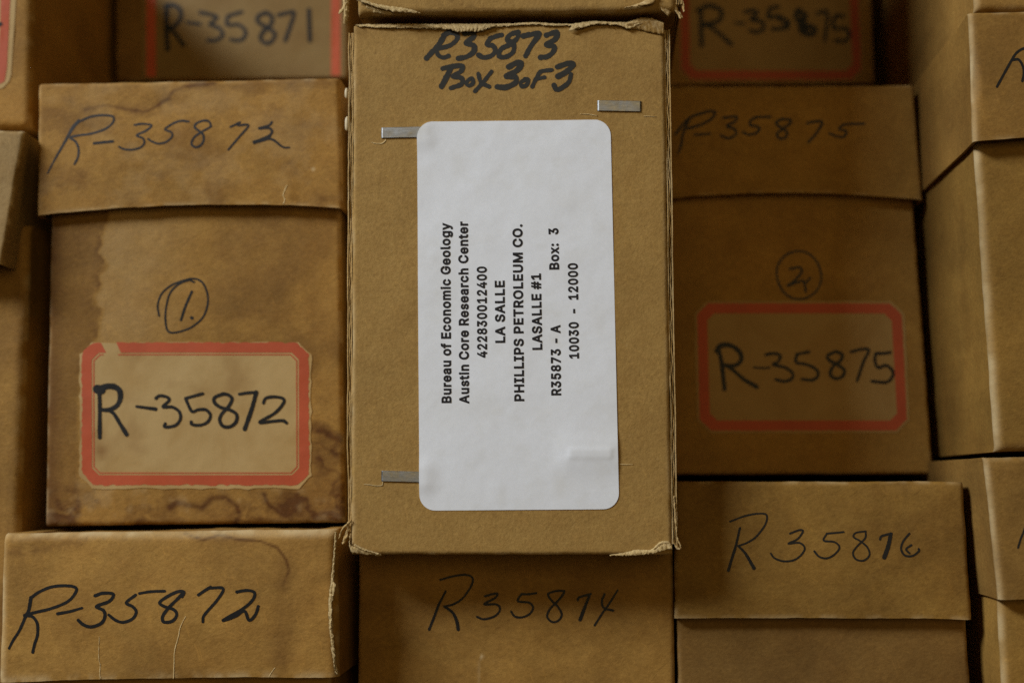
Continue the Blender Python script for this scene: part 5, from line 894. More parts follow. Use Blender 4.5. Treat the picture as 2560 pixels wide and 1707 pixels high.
'S': (447, "224,-40 194,-39 166,-35 140,-28 115,-19 92,-7 72,7 54,23 38,42 26,63 17,86 10,110 3,168 131,168 137,129 139,121 143,114 147,108 153,102 160,96 168,92 177,88 188,85 199,82 211,81 224,80 238,81 251,82 263,85 274,89 284,94 292,99 299,105 305,111 309,117 312,124 314,131 314,139 314,146 313,151 311,155 308,159 304,163 298,168 291,172 284,176 236,193 175,210 143,220 114,233 87,248 65,267 46,289 32,314 23,342 21,372 23,398 28,422 37,445 50,466 65,484 83,501 103,515 125,526 149,535 174,542 200,545 227,547 255,545 281,541 306,535 329,526 351,514 370,501 387,485 402,467 415,447 424,425 429,403 435,347 312,347 304,386 300,396 293,404 284,412 273,418 259,423 243,426 225,427 212,427 200,425 189,423 180,419 171,415 164,410 158,405 154,400 150,394 148,389 147,383 146,376 147,368 148,363 150,359 154,355 159,350 166,345 173,341 181,337 221,323 273,309 324,292 376,263 390,252 402,240 412,227 422,213 430,196 435,178 438,159 439,138 438,114 433,90 424,68 412,46 398,27 380,10 359,-5 336,-18 311,-27 284,-34 255,-39", "9,8,16 16,15,9 10,9,15 15,14,10 11,10,14 14,13,11 12,11,13 55,54,101 101,100,55 56,55,100 100,99,56 57,56,99 23,1,24 90,89,66 108,47,109 91,90,65 90,66,65 1,23,2 23,22,2 92,91,64 91,65,64 2,22,3 22,21,3 4,3,21 21,20,4 20,19,4 5,4,19 19,18,5 6,5,18 18,17,6 7,6,17 8,7,17 16,8,17 47,108,48 49,48,108 108,107,49 107,106,49 50,49,106 106,105,50 51,50,105 105,104,51 104,103,51 52,51,103 53,52,103 103,102,53 54,53,102 101,54,102 57,99,98 58,57,98 98,97,58 59,58,97 97,96,59 60,59,96 96,95,60 61,60,95 95,94,61 62,61,94 94,93,62 63,62,93 93,92,63 92,64,63 67,88,87 87,68,67 26,0,131 27,26,131 86,69,87 68,87,69 27,131,130 28,27,130 130,129,28 29,28,129 86,85,70 69,86,70 123,122,35 36,35,122 122,121,36 121,120,36 37,36,120 120,119,37 38,37,119 119,118,38 39,38,118 118,117,39 117,116,39 79,78,80 29,129,128 30,29,128 128,127,30 31,30,127 127,126,31 32,31,126 126,125,32 33,32,125 125,124,33 34,33,124 124,123,34 123,35,34 39,116,40 116,115,40 41,40,115 115,114,41 114,113,41 42,41,113 113,112,42 43,42,112 44,43,112 112,111,44 45,44,111 46,45,111 110,46,111 80,78,81 78,77,81 77,76,81 82,81,76 76,75,82 75,74,82 83,82,74 74,73,83 84,83,73 73,72,84 72,71,84 85,84,71 70,85,71 24,1,0 25,24,0 0,26,25 109,47,46 46,110,109 66,89,88 88,67,66"),
'T': (449, "1,421 1,540 448,540 448,421 288,421 288,-31 162,-31 162,421", "1,0,7 3,2,4 5,4,6 7,6,4 4,2,7 1,7,2"),
'U': (517, "259,-39 226,-38 196,-33 167,-24 140,-12 115,3 93,21 74,41 58,64 45,89 36,116 31,144 29,172 29,540 155,540 155,179 156,164 158,151 162,139 168,128 174,118 182,110 191,102 202,95 214,90 227,86 242,83 259,83 276,83 291,86 304,90 316,95 326,102 335,110 343,118 349,128 355,139 358,151 361,164 362,179 362,540 488,540 488,172 486,144 481,116 472,89 459,64 443,41 424,21 402,3 378,-12 351,-24 322,-33 291,-38", "12,11,16 16,15,12 13,12,15 15,14,13 0,26,1 25,1,26 1,25,2 24,2,25 2,24,3 24,23,3 3,23,4 23,22,4 5,4,22 22,21,5 6,5,21 21,20,6 7,6,20 20,19,7 8,7,19 9,8,19 19,18,9 10,9,18 18,17,10 11,10,17 16,11,17 29,28,53 29,53,52 30,29,52 52,51,30 31,30,51 44,43,37 38,37,43 43,42,38 39,38,42 42,41,39 40,39,41 31,51,50 32,31,50 50,49,32 33,32,49 49,48,33 34,33,48 48,47,34 35,34,47 47,46,35 46,45,35 36,35,45 45,44,36 44,37,36 53,28,0 28,27,0 26,0,27"),
'a': (389, "160,-40 139,-39 119,-36 100,-30 81,-23 64,-14 48,-2 34,12 22,28 12,46 5,65 1,86 -1,108 0,127 3,145 9,162 17,177 26,190 37,202 49,212 64,221 117,241 174,251 228,257 251,263 247,260 245,257 244,255 244,256 244,265 243,272 241,277 239,282 237,285 234,289 231,291 226,294 220,296 214,298 205,299 196,300 185,299 176,298 168,296 163,295 140,279 113,238 -2,272 21,322 31,340 44,356 58,370 74,381 90,391 106,399 124,405 141,410 159,413 176,415 195,415 247,410 301,388 316,377 329,364 340,351 350,335 358,317 363,296 367,275 368,252 368,-31 246,-31 246,21 288,21 273,2 229,-27 212,-33 195,-37 178,-39 172,77 183,77 195,79 204,82 213,86 220,91 227,96 232,102 237,109 240,116 243,123 244,130 245,139 245,140 270,152 237,145 205,141 181,137 144,129 138,127 133,124 130,121 127,119 125,117 124,114 123,110 123,105 123,100 124,96 125,93 127,91 129,88 132,86 136,83 139,82 244,261 115,240 111,238 246,-16", "115,116,46 0,79,1 113,1,79 43,42,56 42,57,56 1,113,2 44,43,55 43,56,55 2,113,3 113,112,3 4,3,112 112,111,4 5,4,111 111,110,5 6,5,110 7,6,110 110,109,7 8,7,109 109,108,8 9,8,108 108,107,9 10,9,107 107,106,10 11,10,106 106,105,11 12,11,105 105,104,12 13,12,104 14,13,104 104,103,14 15,14,103 103,102,15 16,15,102 17,16,102 18,17,102 102,101,18 19,18,101 101,100,19 20,19,100 100,99,20 46,20,99 99,98,46 98,97,46 116,115,48 49,48,45 50,49,45 51,50,45 52,51,45 53,52,45 45,44,53 54,53,44 44,55,54 41,59,58 59,41,40 40,39,59 94,23,95 26,28,27 73,74,70 93,73,70 70,69,93 24,93,69 69,68,24 68,67,24 67,66,24 66,65,24 70,74,71 72,117,74 74,73,72 73,93,88 89,88,93 90,89,93 91,90,93 92,91,93 93,24,27 24,25,27 26,27,25 30,29,24 31,30,24 117,72,75 76,75,72 77,76,72 80,77,72 81,80,72 82,81,72 83,82,72 84,83,72 85,84,72 86,85,72 72,73,86 87,86,73 73,88,87 93,27,94 23,94,27 27,28,23 25,24,114 31,24,32 24,65,32 65,64,32 33,32,64 64,63,33 63,62,33 34,33,62 62,61,34 35,34,61 36,35,61 61,60,36 37,36,60 38,37,60 39,38,60 59,39,60 79,0,78 78,77,79 77,80,79 46,97,96 21,46,96 22,21,96 96,95,22 95,23,22 57,42,41 41,58,57 24,29,114 23,28,114 28,26,114 26,25,114 45,48,115 46,21,115 20,46,116 48,47,116 71,74,117"),
'c': (396, "208,-39 178,-37 151,-32 125,-23 100,-10 78,6 59,25 42,47 28,71 17,98 9,126 5,156 3,187 5,219 9,249 17,278 28,305 42,329 59,351 78,370 100,386 125,399 151,408 178,414 208,416 269,407 323,382 365,340 406,256 285,225 264,272 251,285 233,295 206,299 194,298 182,295 173,291 164,286 156,278 149,269 143,259 137,247 133,234 130,219 128,204 127,187 128,171 130,156 133,142 137,129 143,117 149,107 156,98 164,90 173,85 182,81 194,78 206,78 233,81 252,91 265,106 286,154 403,124 388,79 382,65 375,51 365,37 324,-4 270,-31", "7,6,51 51,50,7 8,7,50 50,49,8 9,8,49 49,48,9 10,9,48 48,47,10 11,10,47 47,46,11 12,11,46 46,45,12 45,44,12 13,12,44 44,43,13 14,13,43 43,42,14 15,14,42 42,41,15 16,15,41 41,40,16 17,16,40 40,39,17 18,17,39 32,24,33 0,57,1 57,56,1 34,33,23 33,24,23 59,58,68 59,68,67 60,59,67 67,66,60 66,65,60 65,64,60 64,63,60 61,60,63 63,62,61 28,27,29 30,29,27 27,26,30 31,30,26 25,31,26 68,58,0 57,0,58 31,25,32 24,32,25 1,56,2 56,55,2 3,2,55 55,54,3 4,3,54 54,53,4 5,4,53 53,52,5 6,5,52 51,6,52 18,39,38 19,18,38 38,37,19 20,19,37 37,36,20 21,20,36 36,35,21 22,21,35 35,34,22 34,23,22"),
'e': (404, "212,-39 182,-37 153,-32 126,-23 101,-10 78,6 59,25 42,47 28,71 17,98 9,126 5,156 3,187 5,218 9,248 17,276 27,303 41,328 57,350 76,369 98,385 122,399 149,408 176,414 205,415 223,415 241,412 259,409 276,403 294,396 310,387 326,376 341,363 355,348 367,332 377,313 386,293 393,271 398,247 401,221 402,194 402,138 44,138 44,252 397,239 281,147 278,218 276,232 273,245 269,257 264,267 258,275 252,282 245,288 237,293 228,296 217,298 205,299 193,298 182,296 172,293 164,288 156,281 148,274 142,266 137,256 133,246 129,235 128,223 127,210 127,178 128,160 130,145 134,132 138,120 144,110 151,101 158,94 167,88 176,84 187,80 199,78 211,77 243,82 263,95 291,141 406,113 388,64 380,48 370,32 358,18 344,5 328,-6 312,-16 294,-24 275,-31 255,-36 234,-38 273,243 134,249 132,138 289,138 302,138", "9,8,42 9,42,10 11,10,42 12,11,42 69,68,43 70,69,42 69,43,42 12,42,43 13,12,43 14,13,43 15,14,43 16,15,43 17,16,43 81,80,1 59,58,23 1,80,2 80,79,2 60,59,22 59,23,22 2,79,3 79,78,3 4,3,78 78,77,4 5,4,77 77,76,5 6,5,76 76,75,6 7,6,75 75,74,7 8,7,74 42,8,74 74,73,42 72,71,42 70,42,71 43,68,67 67,66,43 47,44,98 65,64,43 17,43,64 18,17,64 64,63,18 19,18,63 63,62,19 20,19,62 62,61,20 21,20,61 61,60,21 60,22,21 56,25,57 24,57,25 82,0,97 97,83,82 55,26,56 25,56,26 83,97,96 96,95,83 55,54,28 28,27,55 26,55,27 37,44,38 38,44,39 85,45,72 41,40,85 83,95,94 94,93,83 84,83,93 93,92,84 92,91,84 91,90,84 90,89,84 89,88,84 88,87,84 46,45,44 47,46,44 37,36,48 49,48,36 36,35,49 50,49,35 35,34,50 34,33,50 51,50,33 33,32,51 52,51,32 32,31,52 53,52,31 31,30,53 30,29,53 54,53,29 28,54,29 81,1,0 0,82,81 71,72,45 70,71,45 45,46,70 69,70,46 68,69,46 46,47,68 67,68,47 66,67,47 57,24,58 23,58,24 42,73,100 87,86,84 102,101,84 72,42,100 44,37,48 65,43,99 98,44,48 40,39,85 39,44,45 45,85,39 43,66,99 66,47,98 66,98,99 101,102,85 85,72,100 85,100,101 41,85,102 84,86,102"),
'f': (254, "259,410 259,296 -25,296 -25,410 50,-31 50,432 51,451 54,470 61,487 70,503 81,517 93,529 107,539 122,547 138,553 154,557 171,560 188,561 228,557 281,542 248,430 209,441 194,443 186,442 181,441 179,440 177,439 176,437 175,433 173,427 173,418 173,-31 50,296 50,410 173,410 173,296", "35,32,31 21,18,22 17,22,18 20,19,21 18,21,19 22,17,23 30,29,5 6,5,29 29,28,6 7,6,28 8,7,28 28,27,8 9,8,27 10,9,27 27,26,10 11,10,26 12,11,26 26,25,12 13,12,25 14,13,25 25,24,14 15,14,24 24,23,15 16,15,23 23,17,16 33,34,30 4,31,32 3,2,32 33,3,32 34,33,32 30,5,33 1,0,34 35,1,34 32,35,34"),
'g': (425, "207,-182 184,-181 163,-179 143,-175 124,-169 106,-162 90,-154 75,-144 62,-133 50,-122 40,-110 31,-97 8,-58 109,-1 143,-43 169,-60 174,-62 183,-64 194,-66 206,-66 225,-65 240,-62 253,-57 263,-51 270,-43 275,-34 279,-22 280,-5 280,37 322,37 309,19 268,-12 250,-19 233,-23 215,-25 195,-26 169,-25 144,-20 119,-12 97,0 76,15 57,33 41,53 27,76 17,102 9,130 5,160 3,191 5,223 9,252 16,280 27,307 40,331 56,352 74,371 95,387 118,399 143,408 169,414 196,415 216,415 234,412 252,407 269,400 311,368 323,350 282,350 282,410 403,410 403,-10 402,-36 397,-62 388,-86 376,-108 361,-126 343,-142 324,-155 302,-165 280,-172 256,-177 232,-181 205,90 218,91 229,93 238,96 246,101 254,107 260,114 266,123 271,133 276,145 279,159 281,175 281,193 281,210 279,225 276,240 271,252 266,263 260,273 253,281 246,287 237,292 228,296 217,298 205,299 192,298 181,296 172,292 164,287 156,280 149,272 143,262 137,251 133,238 130,224 128,209 127,193 128,176 130,161 133,147 137,135 143,124 149,115 155,108 163,101 171,97 181,93 192,91 280,-2 117,-10 104,-4 282,390", "40,39,13 47,46,118 118,117,47 117,116,47 48,47,116 1,18,17 1,17,2 17,16,2 128,127,36 107,106,58 2,16,3 16,15,3 36,127,37 127,126,37 108,107,57 107,58,57 3,15,4 5,4,15 6,5,15 15,14,6 7,6,14 8,7,14 9,8,14 10,9,14 11,10,14 13,38,37 37,126,13 126,125,13 125,124,13 40,13,124 41,40,124 124,123,41 42,41,123 123,122,42 43,42,122 122,121,43 44,43,121 121,120,44 45,44,120 120,119,45 46,45,119 118,46,119 48,116,115 49,48,115 115,114,49 50,49,114 114,113,50 51,50,113 113,112,51 52,51,112 112,111,52 53,52,111 111,110,53 54,53,110 110,109,54 55,54,109 56,55,109 109,108,56 108,57,56 81,35,34 59,105,60 19,0,80 80,20,19 33,82,34 81,34,82 60,105,104 104,61,60 20,80,79 79,21,20 129,28,31 65,64,66 70,69,30 29,30,69 69,68,93 64,65,68 67,64,68 75,74,24 74,73,24 25,24,73 73,72,25 72,71,25 26,25,71 71,70,26 70,30,26 27,26,30 28,129,30 30,29,28 90,89,29 91,90,29 92,91,29 29,69,92 69,93,92 93,68,94 68,65,94 95,94,65 96,95,65 97,96,65 66,64,132 64,67,132 21,79,78 22,21,78 78,77,22 77,76,22 23,22,76 76,75,23 75,24,23 31,28,32 33,32,28 82,33,28 83,82,28 84,83,28 85,84,28 86,85,28 87,86,28 28,29,87 88,87,29 29,89,88 97,65,98 99,98,65 65,66,99 100,99,66 101,100,66 102,101,66 103,102,66 104,103,66 61,104,66 62,61,66 66,63,62 18,1,0 0,19,18 128,36,35 35,81,128 105,59,106 58,106,59 13,39,131 38,13,130 13,131,130 27,30,129 12,11,131 11,14,130 130,131,11 63,66,132"),
'h': (410, "145,226 145,-31 22,-31 22,540 145,540 145,256 57,256 84,325 98,350 114,371 134,387 155,400 178,409 202,414 227,415 250,414 271,411 291,405 310,396 328,384 344,370 357,354 368,335 377,314 383,291 387,266 388,241 388,-31 265,-31 265,234 264,252 261,265 256,275 250,283 243,289 234,294 223,297 210,298 200,298 191,296 183,293 176,290 169,286 163,281 158,275 154,268 150,260 147,250 145,239 145,394", "3,2,6 3,6,7 7,8,3 8,9,3 1,0,2 6,2,0 0,48,6 48,5,6 7,6,5 3,9,10 10,4,3 39,38,11 38,12,11 5,48,47 47,46,5 46,45,5 8,7,5 37,36,14 13,37,14 36,35,15 14,36,15 27,26,29 27,29,28 29,26,30 26,25,30 25,24,30 31,30,24 24,23,31 32,31,23 23,22,32 22,21,32 33,32,21 21,20,33 20,19,33 34,33,19 19,18,34 18,17,34 35,34,17 17,16,35 15,35,16 12,38,37 37,13,12 40,39,11 49,5,11 5,45,11 45,44,11 44,43,11 43,42,11 42,41,11 41,40,11 5,49,10 10,9,5 9,8,5 4,10,49"),
'i': (167, "22,-31 22,410 145,410 145,-31 84,412 70,413 56,417 43,423 32,432 23,443 16,455 12,469 10,483 12,497 16,511 23,524 32,535 43,543 56,550 70,554 84,555 98,554 111,550 124,543 135,535 145,524 152,511 156,497 157,483 156,469 152,455 145,443 135,432 124,423 111,417 98,413", "10,9,11 12,11,9 13,12,15 14,13,15 7,17,8 16,8,17 19,5,4 6,5,7 5,19,7 17,7,19 19,18,17 3,2,0 12,9,8 8,16,12 15,12,16 23,32,24 32,23,33 34,33,23 21,35,34 22,21,34 34,23,22 30,29,31 29,28,31 28,27,25 27,26,25 31,28,32 24,32,28 28,25,24 35,21,4 21,20,4 19,4,20 1,0,2"),
'l': (189, "139,-33 114,-32 91,-26 69,-16 51,-1 38,17 28,38 23,60 22,83 22,540 145,540 145,99 145,89 146,82 147,79 146,79 144,82 142,83 142,83 147,83 157,83 194,90 218,-22 166,-32 146,83", "3,17,4 5,4,17 6,5,17 7,6,17 8,7,17 15,13,16 19,14,20 20,14,23 23,22,20 22,21,20 15,16,14 13,15,14 23,14,0 1,0,14 2,1,14 3,2,14 17,3,14 14,16,17 18,17,16 16,13,18 17,18,12 12,11,17 8,17,11 9,8,11 11,10,9 13,19,24 13,24,18 14,19,13 12,18,24"),
'm': (610, "22,-31 22,410 143,410 143,264 66,264 83,321 90,337 98,352 109,366 120,378 132,388 145,397 159,404 174,410 189,414 204,416 220,417 244,415 268,409 290,398 309,383 324,365 336,346 346,324 361,264 271,264 287,319 294,335 303,350 314,363 326,376 339,386 353,396 368,403 384,409 401,414 419,416 437,417 456,416 476,413 494,407 512,399 528,389 544,376 557,361 568,343 577,324 583,302 587,279 588,256 588,-31 465,-31 465,252 464,268 461,277 458,284 453,289 446,293 438,297 429,299 418,299 410,299 402,298 395,296 390,293 384,289 380,285 376,281 373,275 370,270 368,263 367,256 366,246 366,-31 243,-31 243,258 242,269 240,277 237,283 232,288 226,293 218,296 210,299 199,299 192,299 185,298 179,296 172,293 167,289 161,285 157,280 153,274 149,267 147,259 145,249 145,237 145,-31 143,395 320,370", "1,0,4 1,4,5 5,6,1 6,7,1 9,10,2 5,4,3 1,7,8 8,9,1 9,2,1 0,96,95 4,0,95 95,94,4 3,4,94 94,93,3 93,92,3 92,91,3 6,5,3 83,15,14 15,83,82 82,16,15 27,28,19 28,20,19 75,74,25 76,75,25 77,76,25 18,17,27 27,19,18 77,25,78 25,26,78 79,78,26 80,79,26 81,80,26 26,27,81 27,17,81 82,81,17 16,82,17 12,11,85 85,84,12 13,12,84 84,83,13 83,14,13 21,29,22 22,31,21 30,21,31 72,71,24 71,70,24 31,22,32 62,61,34 61,35,34 62,34,33 24,70,69 69,68,24 23,24,68 68,67,23 67,66,23 66,65,23 65,64,23 64,63,23 63,62,23 62,33,23 22,23,33 32,22,33 36,60,59 36,59,37 59,58,38 37,59,38 50,49,52 49,48,52 50,52,51 52,48,53 48,47,53 54,53,47 47,46,54 46,45,54 55,54,45 45,44,55 44,43,55 56,55,43 43,42,56 42,41,56 57,56,41 41,40,57 40,39,57 58,57,39 38,58,39 35,61,60 60,36,35 73,72,74 25,74,72 72,24,25 26,25,24 24,23,26 27,26,23 23,22,27 28,27,22 22,29,28 20,28,29 29,21,98 91,90,3 97,3,11 86,85,11 11,3,90 90,89,11 89,88,11 88,87,11 87,86,11 3,97,10 10,9,3 9,8,3 8,7,3 7,6,3 2,10,97 21,30,98 20,29,98"),
'n': (410, "145,226 145,-31 22,-31 22,410 143,410 143,256 57,256 84,325 98,350 114,371 134,387 155,400 178,409 202,414 227,415 250,414 271,411 291,405 310,396 328,384 343,370 357,354 368,335 377,314 383,291 387,267 388,241 388,-31 265,-31 265,234 264,252 261,265 256,275 250,283 243,289 234,294 223,297 210,298 200,298 191,296 183,293 176,290 169,286 163,281 158,275 154,268 150,260 147,250 145,239 143,392", "3,2,6 3,6,7 7,8,3 8,9,3 1,0,2 6,2,0 0,48,6 48,5,6 7,6,5 10,4,9 3,9,4 39,38,11 38,12,11 5,48,47 47,46,5 46,45,5 8,7,5 37,36,14 13,37,14 36,35,15 14,36,15 27,26,29 27,29,28 29,26,30 26,25,30 25,24,30 31,30,24 24,23,31 32,31,23 23,22,32 22,21,32 33,32,21 21,20,33 20,19,33 34,33,19 19,18,34 18,17,34 35,34,17 17,16,35 15,35,16 12,38,37 37,13,12 45,44,5 40,39,11 49,5,44 43,42,11 42,41,11 41,40,11 5,49,10 10,9,5 9,8,5 4,10,49 43,11,49 44,43,49"),
'o': (415, "207,-39 178,-37 151,-32 125,-23 100,-10 78,6 59,25 42,47 28,71 17,98 9,126 5,156 3,187 5,219 9,249 17,278 28,305 42,329 59,351 78,370 100,386 125,399 151,408 178,414 207,415 236,414 264,408 291,399 315,386 337,370 357,351 373,329 387,305 398,278 406,249 411,219 412,187 411,156 406,126 398,98 387,71 373,47 357,25 337,6 315,-10 291,-23 264,-32 236,-37 207,78 221,78 233,81 243,85 251,91 259,98 267,107 273,117 278,129 282,142 286,156 288,171 288,187 288,204 286,219 282,233 278,247 273,259 266,269 259,278 251,286 243,291 233,295 221,298 207,299 194,298 182,295 173,291 164,286 156,278 149,269 143,259 137,247 133,234 130,219 128,204 127,187 128,171 130,156 133,142 137,129 143,117 149,107 156,98 164,90 173,85 182,81 194,78", "11,10,86 86,85,11 12,11,85 85,84,12 84,83,12 13,12,83 83,82,13 14,13,82 0,95,1 73,24,23 1,95,2 95,94,2 74,73,22 73,23,22 2,94,3 94,93,3 4,3,93 93,92,4 5,4,92 92,91,5 6,5,91 91,90,6 7,6,90 90,89,7 8,7,89 89,88,8 9,8,88 88,87,9 10,9,87 86,10,87 14,82,81 15,14,81 81,80,15 16,15,80 80,79,16 17,16,79 79,78,17 18,17,78 78,77,18 19,18,77 77,76,19 20,19,76 76,75,20 21,20,75 75,74,21 74,22,21 49,47,46 50,49,46 71,70,26 25,71,26 38,37,58 59,58,37 37,36,59 60,59,36 61,60,36 36,35,61 62,61,35 35,34,62 50,46,45 51,50,45 45,44,51 52,51,44 44,43,52 53,52,43 43,42,53 54,53,42 42,41,54 55,54,41 41,40,55 56,55,40 40,39,56 57,56,39 39,38,57 38,58,57 62,34,63 34,33,63 64,63,33 33,32,64 65,64,32 32,31,65 66,65,31 31,30,66 67,66,30 30,29,67 68,67,29 29,28,68 69,68,28 28,27,69 70,69,27 26,70,27 47,49,0 49,48,0 95,0,48 24,73,72 72,71,24 71,25,24"),
'r': (259, "22,-31 22,410 143,410 131,380 96,352 106,366 119,381 135,393 153,403 172,410 192,414 212,416 230,415 274,413 274,286 227,293 207,295 197,294 189,293 181,290 174,287 167,283 161,279 157,273 152,268 149,261 147,254 145,246 145,236 145,-31 136,394", "6,5,3 3,7,6 3,5,4 1,4,5 5,6,1 29,28,0 1,0,28 4,1,28 28,27,4 27,26,4 26,25,4 25,24,4 7,3,30 6,7,2 1,6,2 10,17,16 16,11,10 14,13,15 12,15,13 15,12,16 11,16,12 17,10,9 4,24,23 23,22,4 22,21,4 3,4,21 21,20,3 20,19,3 19,18,3 18,17,3 17,9,3 8,3,9 3,8,30 2,7,30"),
's': (365, "182,-39 160,-38 140,-36 120,-32 101,-26 83,-18 67,-8 52,4 38,18 27,33 17,50 10,69 -2,118 115,143 127,104 131,96 136,91 141,86 149,82 158,79 168,77 181,76 196,77 209,80 219,83 226,88 232,93 235,96 236,100 237,103 237,106 236,109 235,111 233,113 229,116 223,119 216,122 204,125 141,140 115,148 90,158 69,171 50,186 35,205 24,226 18,249 16,274 17,294 22,314 29,333 40,350 53,365 68,378 84,389 103,399 122,406 143,411 165,414 187,415 208,415 229,412 248,407 266,401 282,393 297,383 311,372 323,359 333,345 341,330 348,315 364,267 249,241 236,274 232,280 228,287 222,292 217,296 210,299 200,301 187,301 175,301 165,299 156,296 149,291 144,287 141,284 140,281 140,277 140,273 141,271 142,269 144,267 149,264 156,260 166,257 179,253 237,239 264,232 288,221 310,209 329,193 343,175 354,154 360,131 362,107 361,86 356,66 348,47 338,29 324,13 309,-1 291,-12 272,-22 251,-30 229,-35 206,-38", "11,10,14 14,13,11 0,21,1 21,20,1 1,20,2 20,19,2 95,94,38 81,80,56 80,57,56 2,19,3 19,18,3 4,3,18 18,17,4 5,4,17 6,5,17 17,16,6 7,6,16 8,7,16 16,15,8 9,8,15 10,9,15 14,10,15 38,94,39 94,93,39 40,39,93 93,92,40 92,91,40 41,40,91 91,90,41 42,41,90 43,42,90 90,89,43 44,43,89 89,88,44 45,44,88 46,45,88 88,87,46 47,46,87 87,86,47 48,47,86 49,48,86 86,85,49 50,49,85 51,50,85 85,84,51 52,51,84 84,83,52 53,52,83 54,53,83 83,82,54 55,54,82 82,81,55 81,56,55 78,59,79 58,79,59 22,115,114 23,22,114 78,77,60 59,78,60 72,71,69 23,114,113 24,23,113 113,112,24 25,24,112 112,111,25 111,110,25 26,25,110 110,109,26 27,26,109 109,108,27 108,107,27 28,27,107 107,106,28 106,105,28 29,28,105 105,104,29 30,29,104 104,103,30 103,102,30 31,30,102 102,101,31 32,31,101 101,100,32 33,32,100 100,99,33 34,33,99 99,98,34 35,34,98 98,97,35 36,35,97 97,96,36 37,36,96 69,68,72 73,72,68 68,67,73 67,66,73 74,73,66 66,65,74 75,74,65 65,64,75 64,63,75 76,75,63 63,62,76 62,61,76 77,76,61 60,77,61 21,0,115 115,22,21 95,38,37 37,96,95 57,80,79 79,58,57 12,11,13 70,69,71"),
't': (227, "235,410 235,296 -25,296 -25,410 34,502 157,502 157,98 157,90 158,85 159,82 159,82 159,83 160,82 164,81 170,81 182,82 226,89 250,-22 196,-34 168,-35 141,-33 115,-27 91,-17 71,-1 54,18 43,41 36,66 34,92 157,410 157,296 159,82 34,296 34,410", "27,26,7 7,6,27 29,31,6 12,10,13 9,11,10 10,12,9 11,9,30 15,14,18 15,18,17 17,16,15 18,14,19 13,19,14 19,13,20 13,10,20 21,20,10 22,21,10 10,11,22 23,22,11 24,23,11 25,24,11 26,25,11 11,8,26 7,26,8 31,29,28 5,4,28 1,0,28 29,1,28 9,12,30 8,11,30 27,6,31 3,2,31 32,3,31 28,32,31 32,28,4"),
'u': (410, "183,-36 160,-35 139,-31 119,-25 100,-16 82,-5 66,9 53,26 41,45 33,66 26,88 23,113 22,138 22,410 145,410 145,145 146,128 149,115 154,104 160,96 167,90 176,85 187,82 200,81 210,82 219,83 227,86 234,89 241,93 246,98 251,104 256,112 260,120 263,129 264,140 265,153 265,410 388,410 388,-31 267,-31 267,123 353,123 326,54 312,29 295,8 275,-9 254,-21 231,-29 207,-35 267,-13", "22,0,23 0,22,1 21,1,22 1,21,2 3,2,21 21,20,3 4,3,20 5,4,20 20,19,5 6,5,19 7,6,19 19,18,7 8,7,18 9,8,18 18,17,9 10,9,17 17,16,10 11,10,16 12,11,16 16,15,12 13,12,15 15,14,13 24,47,46 25,24,46 34,33,40 41,42,38 38,37,41 43,44,38 38,42,43 38,44,39 44,45,39 42,41,40 34,40,41 35,34,41 41,37,35 36,35,37 43,42,40 32,31,40 40,33,32 23,0,48 48,47,23 47,24,23 31,30,40 26,25,46 49,40,30 29,28,46 28,27,46 27,26,46 40,49,45 45,44,40 44,43,40 39,45,49 29,46,49 30,29,49"),
'x': (379, "-34,-29 190,277 189,112 -26,408 117,410 174,322 206,269 261,175 122,175 176,269 207,322 265,410 406,408 190,109 190,273 413,-29 270,-31 205,69 173,120 119,212 258,213 205,120 174,69 108,-31 129,194 189,175 143,175 131,191 147,219 191,294 251,193 238,175 190,175 250,192 256,184 141,175 131,191 131,192 129,194 142,212 144,212 190,212 190,212 235,213 239,213 249,196 248,195 236,175 231,166 189,94", "0,23,8 19,4,3 8,23,22 22,18,8 9,5,19 4,19,5 13,18,49 16,15,7 44,45,20 11,20,12 16,7,17 21,17,7 10,6,20 20,11,10 2,18,13 6,1,14 1,6,29 1,9,28 0,8,24 26,27,35 19,3,24 6,10,29 2,25,26 14,1,28 18,2,26 26,35,18 27,37,36 27,26,40 38,39,19 9,19,28 5,9,29 9,1,29 7,15,34 12,20,30 7,34,31 21,7,31 13,21,48 13,48,32 25,2,32 2,13,32 41,25,32 43,46,44 32,47,43 30,33,34 33,31,34 18,22,49 8,18,35 8,35,36 27,36,35 24,8,37 8,36,37 24,37,38 39,38,37 19,24,38 28,19,39 28,39,40 27,40,39 37,27,39 14,28,41 28,40,41 25,41,40 26,25,40 14,41,42 32,42,41 14,42,43 42,32,43 6,14,43 44,6,43 20,6,44 30,20,45 33,30,46 30,45,46 45,44,46 31,33,46 47,31,46 46,43,47 31,47,48 47,32,48 21,31,48 17,21,49 21,13,49"),
'y': (389, "10,-161 39,-50 75,-57 100,-58 100,-58 102,-57 105,-55 108,-53 110,-49 114,-43 117,-36 121,-25 130,-2 -28,410 106,410 195,165 216,96 247,-10 143,-10 173,96 195,165 283,410 417,410 232,-71 202,-125 190,-138 178,-148 165,-157 152,-164 138,-169 123,-173 107,-175 91,-176 59,-174 100,-58 195,165", "2,32,4 32,2,33 0,33,2 1,0,2 4,32,31 4,3,34 12,18,19 22,17,23 17,22,16 16,22,15 22,21,15 23,17,18 17,16,18 19,18,16 16,15,19 15,20,19 4,31,30 3,4,30 30,29,3 29,28,3 5,3,28 28,27,5 6,5,27 27,26,6 26,25,6 7,6,25 25,24,7 8,7,24 9,8,24 24,23,9 10,9,23 23,18,10 11,10,18 18,12,11 12,19,13 19,20,13 14,13,20 20,15,35 3,5,34 2,4,34 15,21,35 14,20,35"),
}

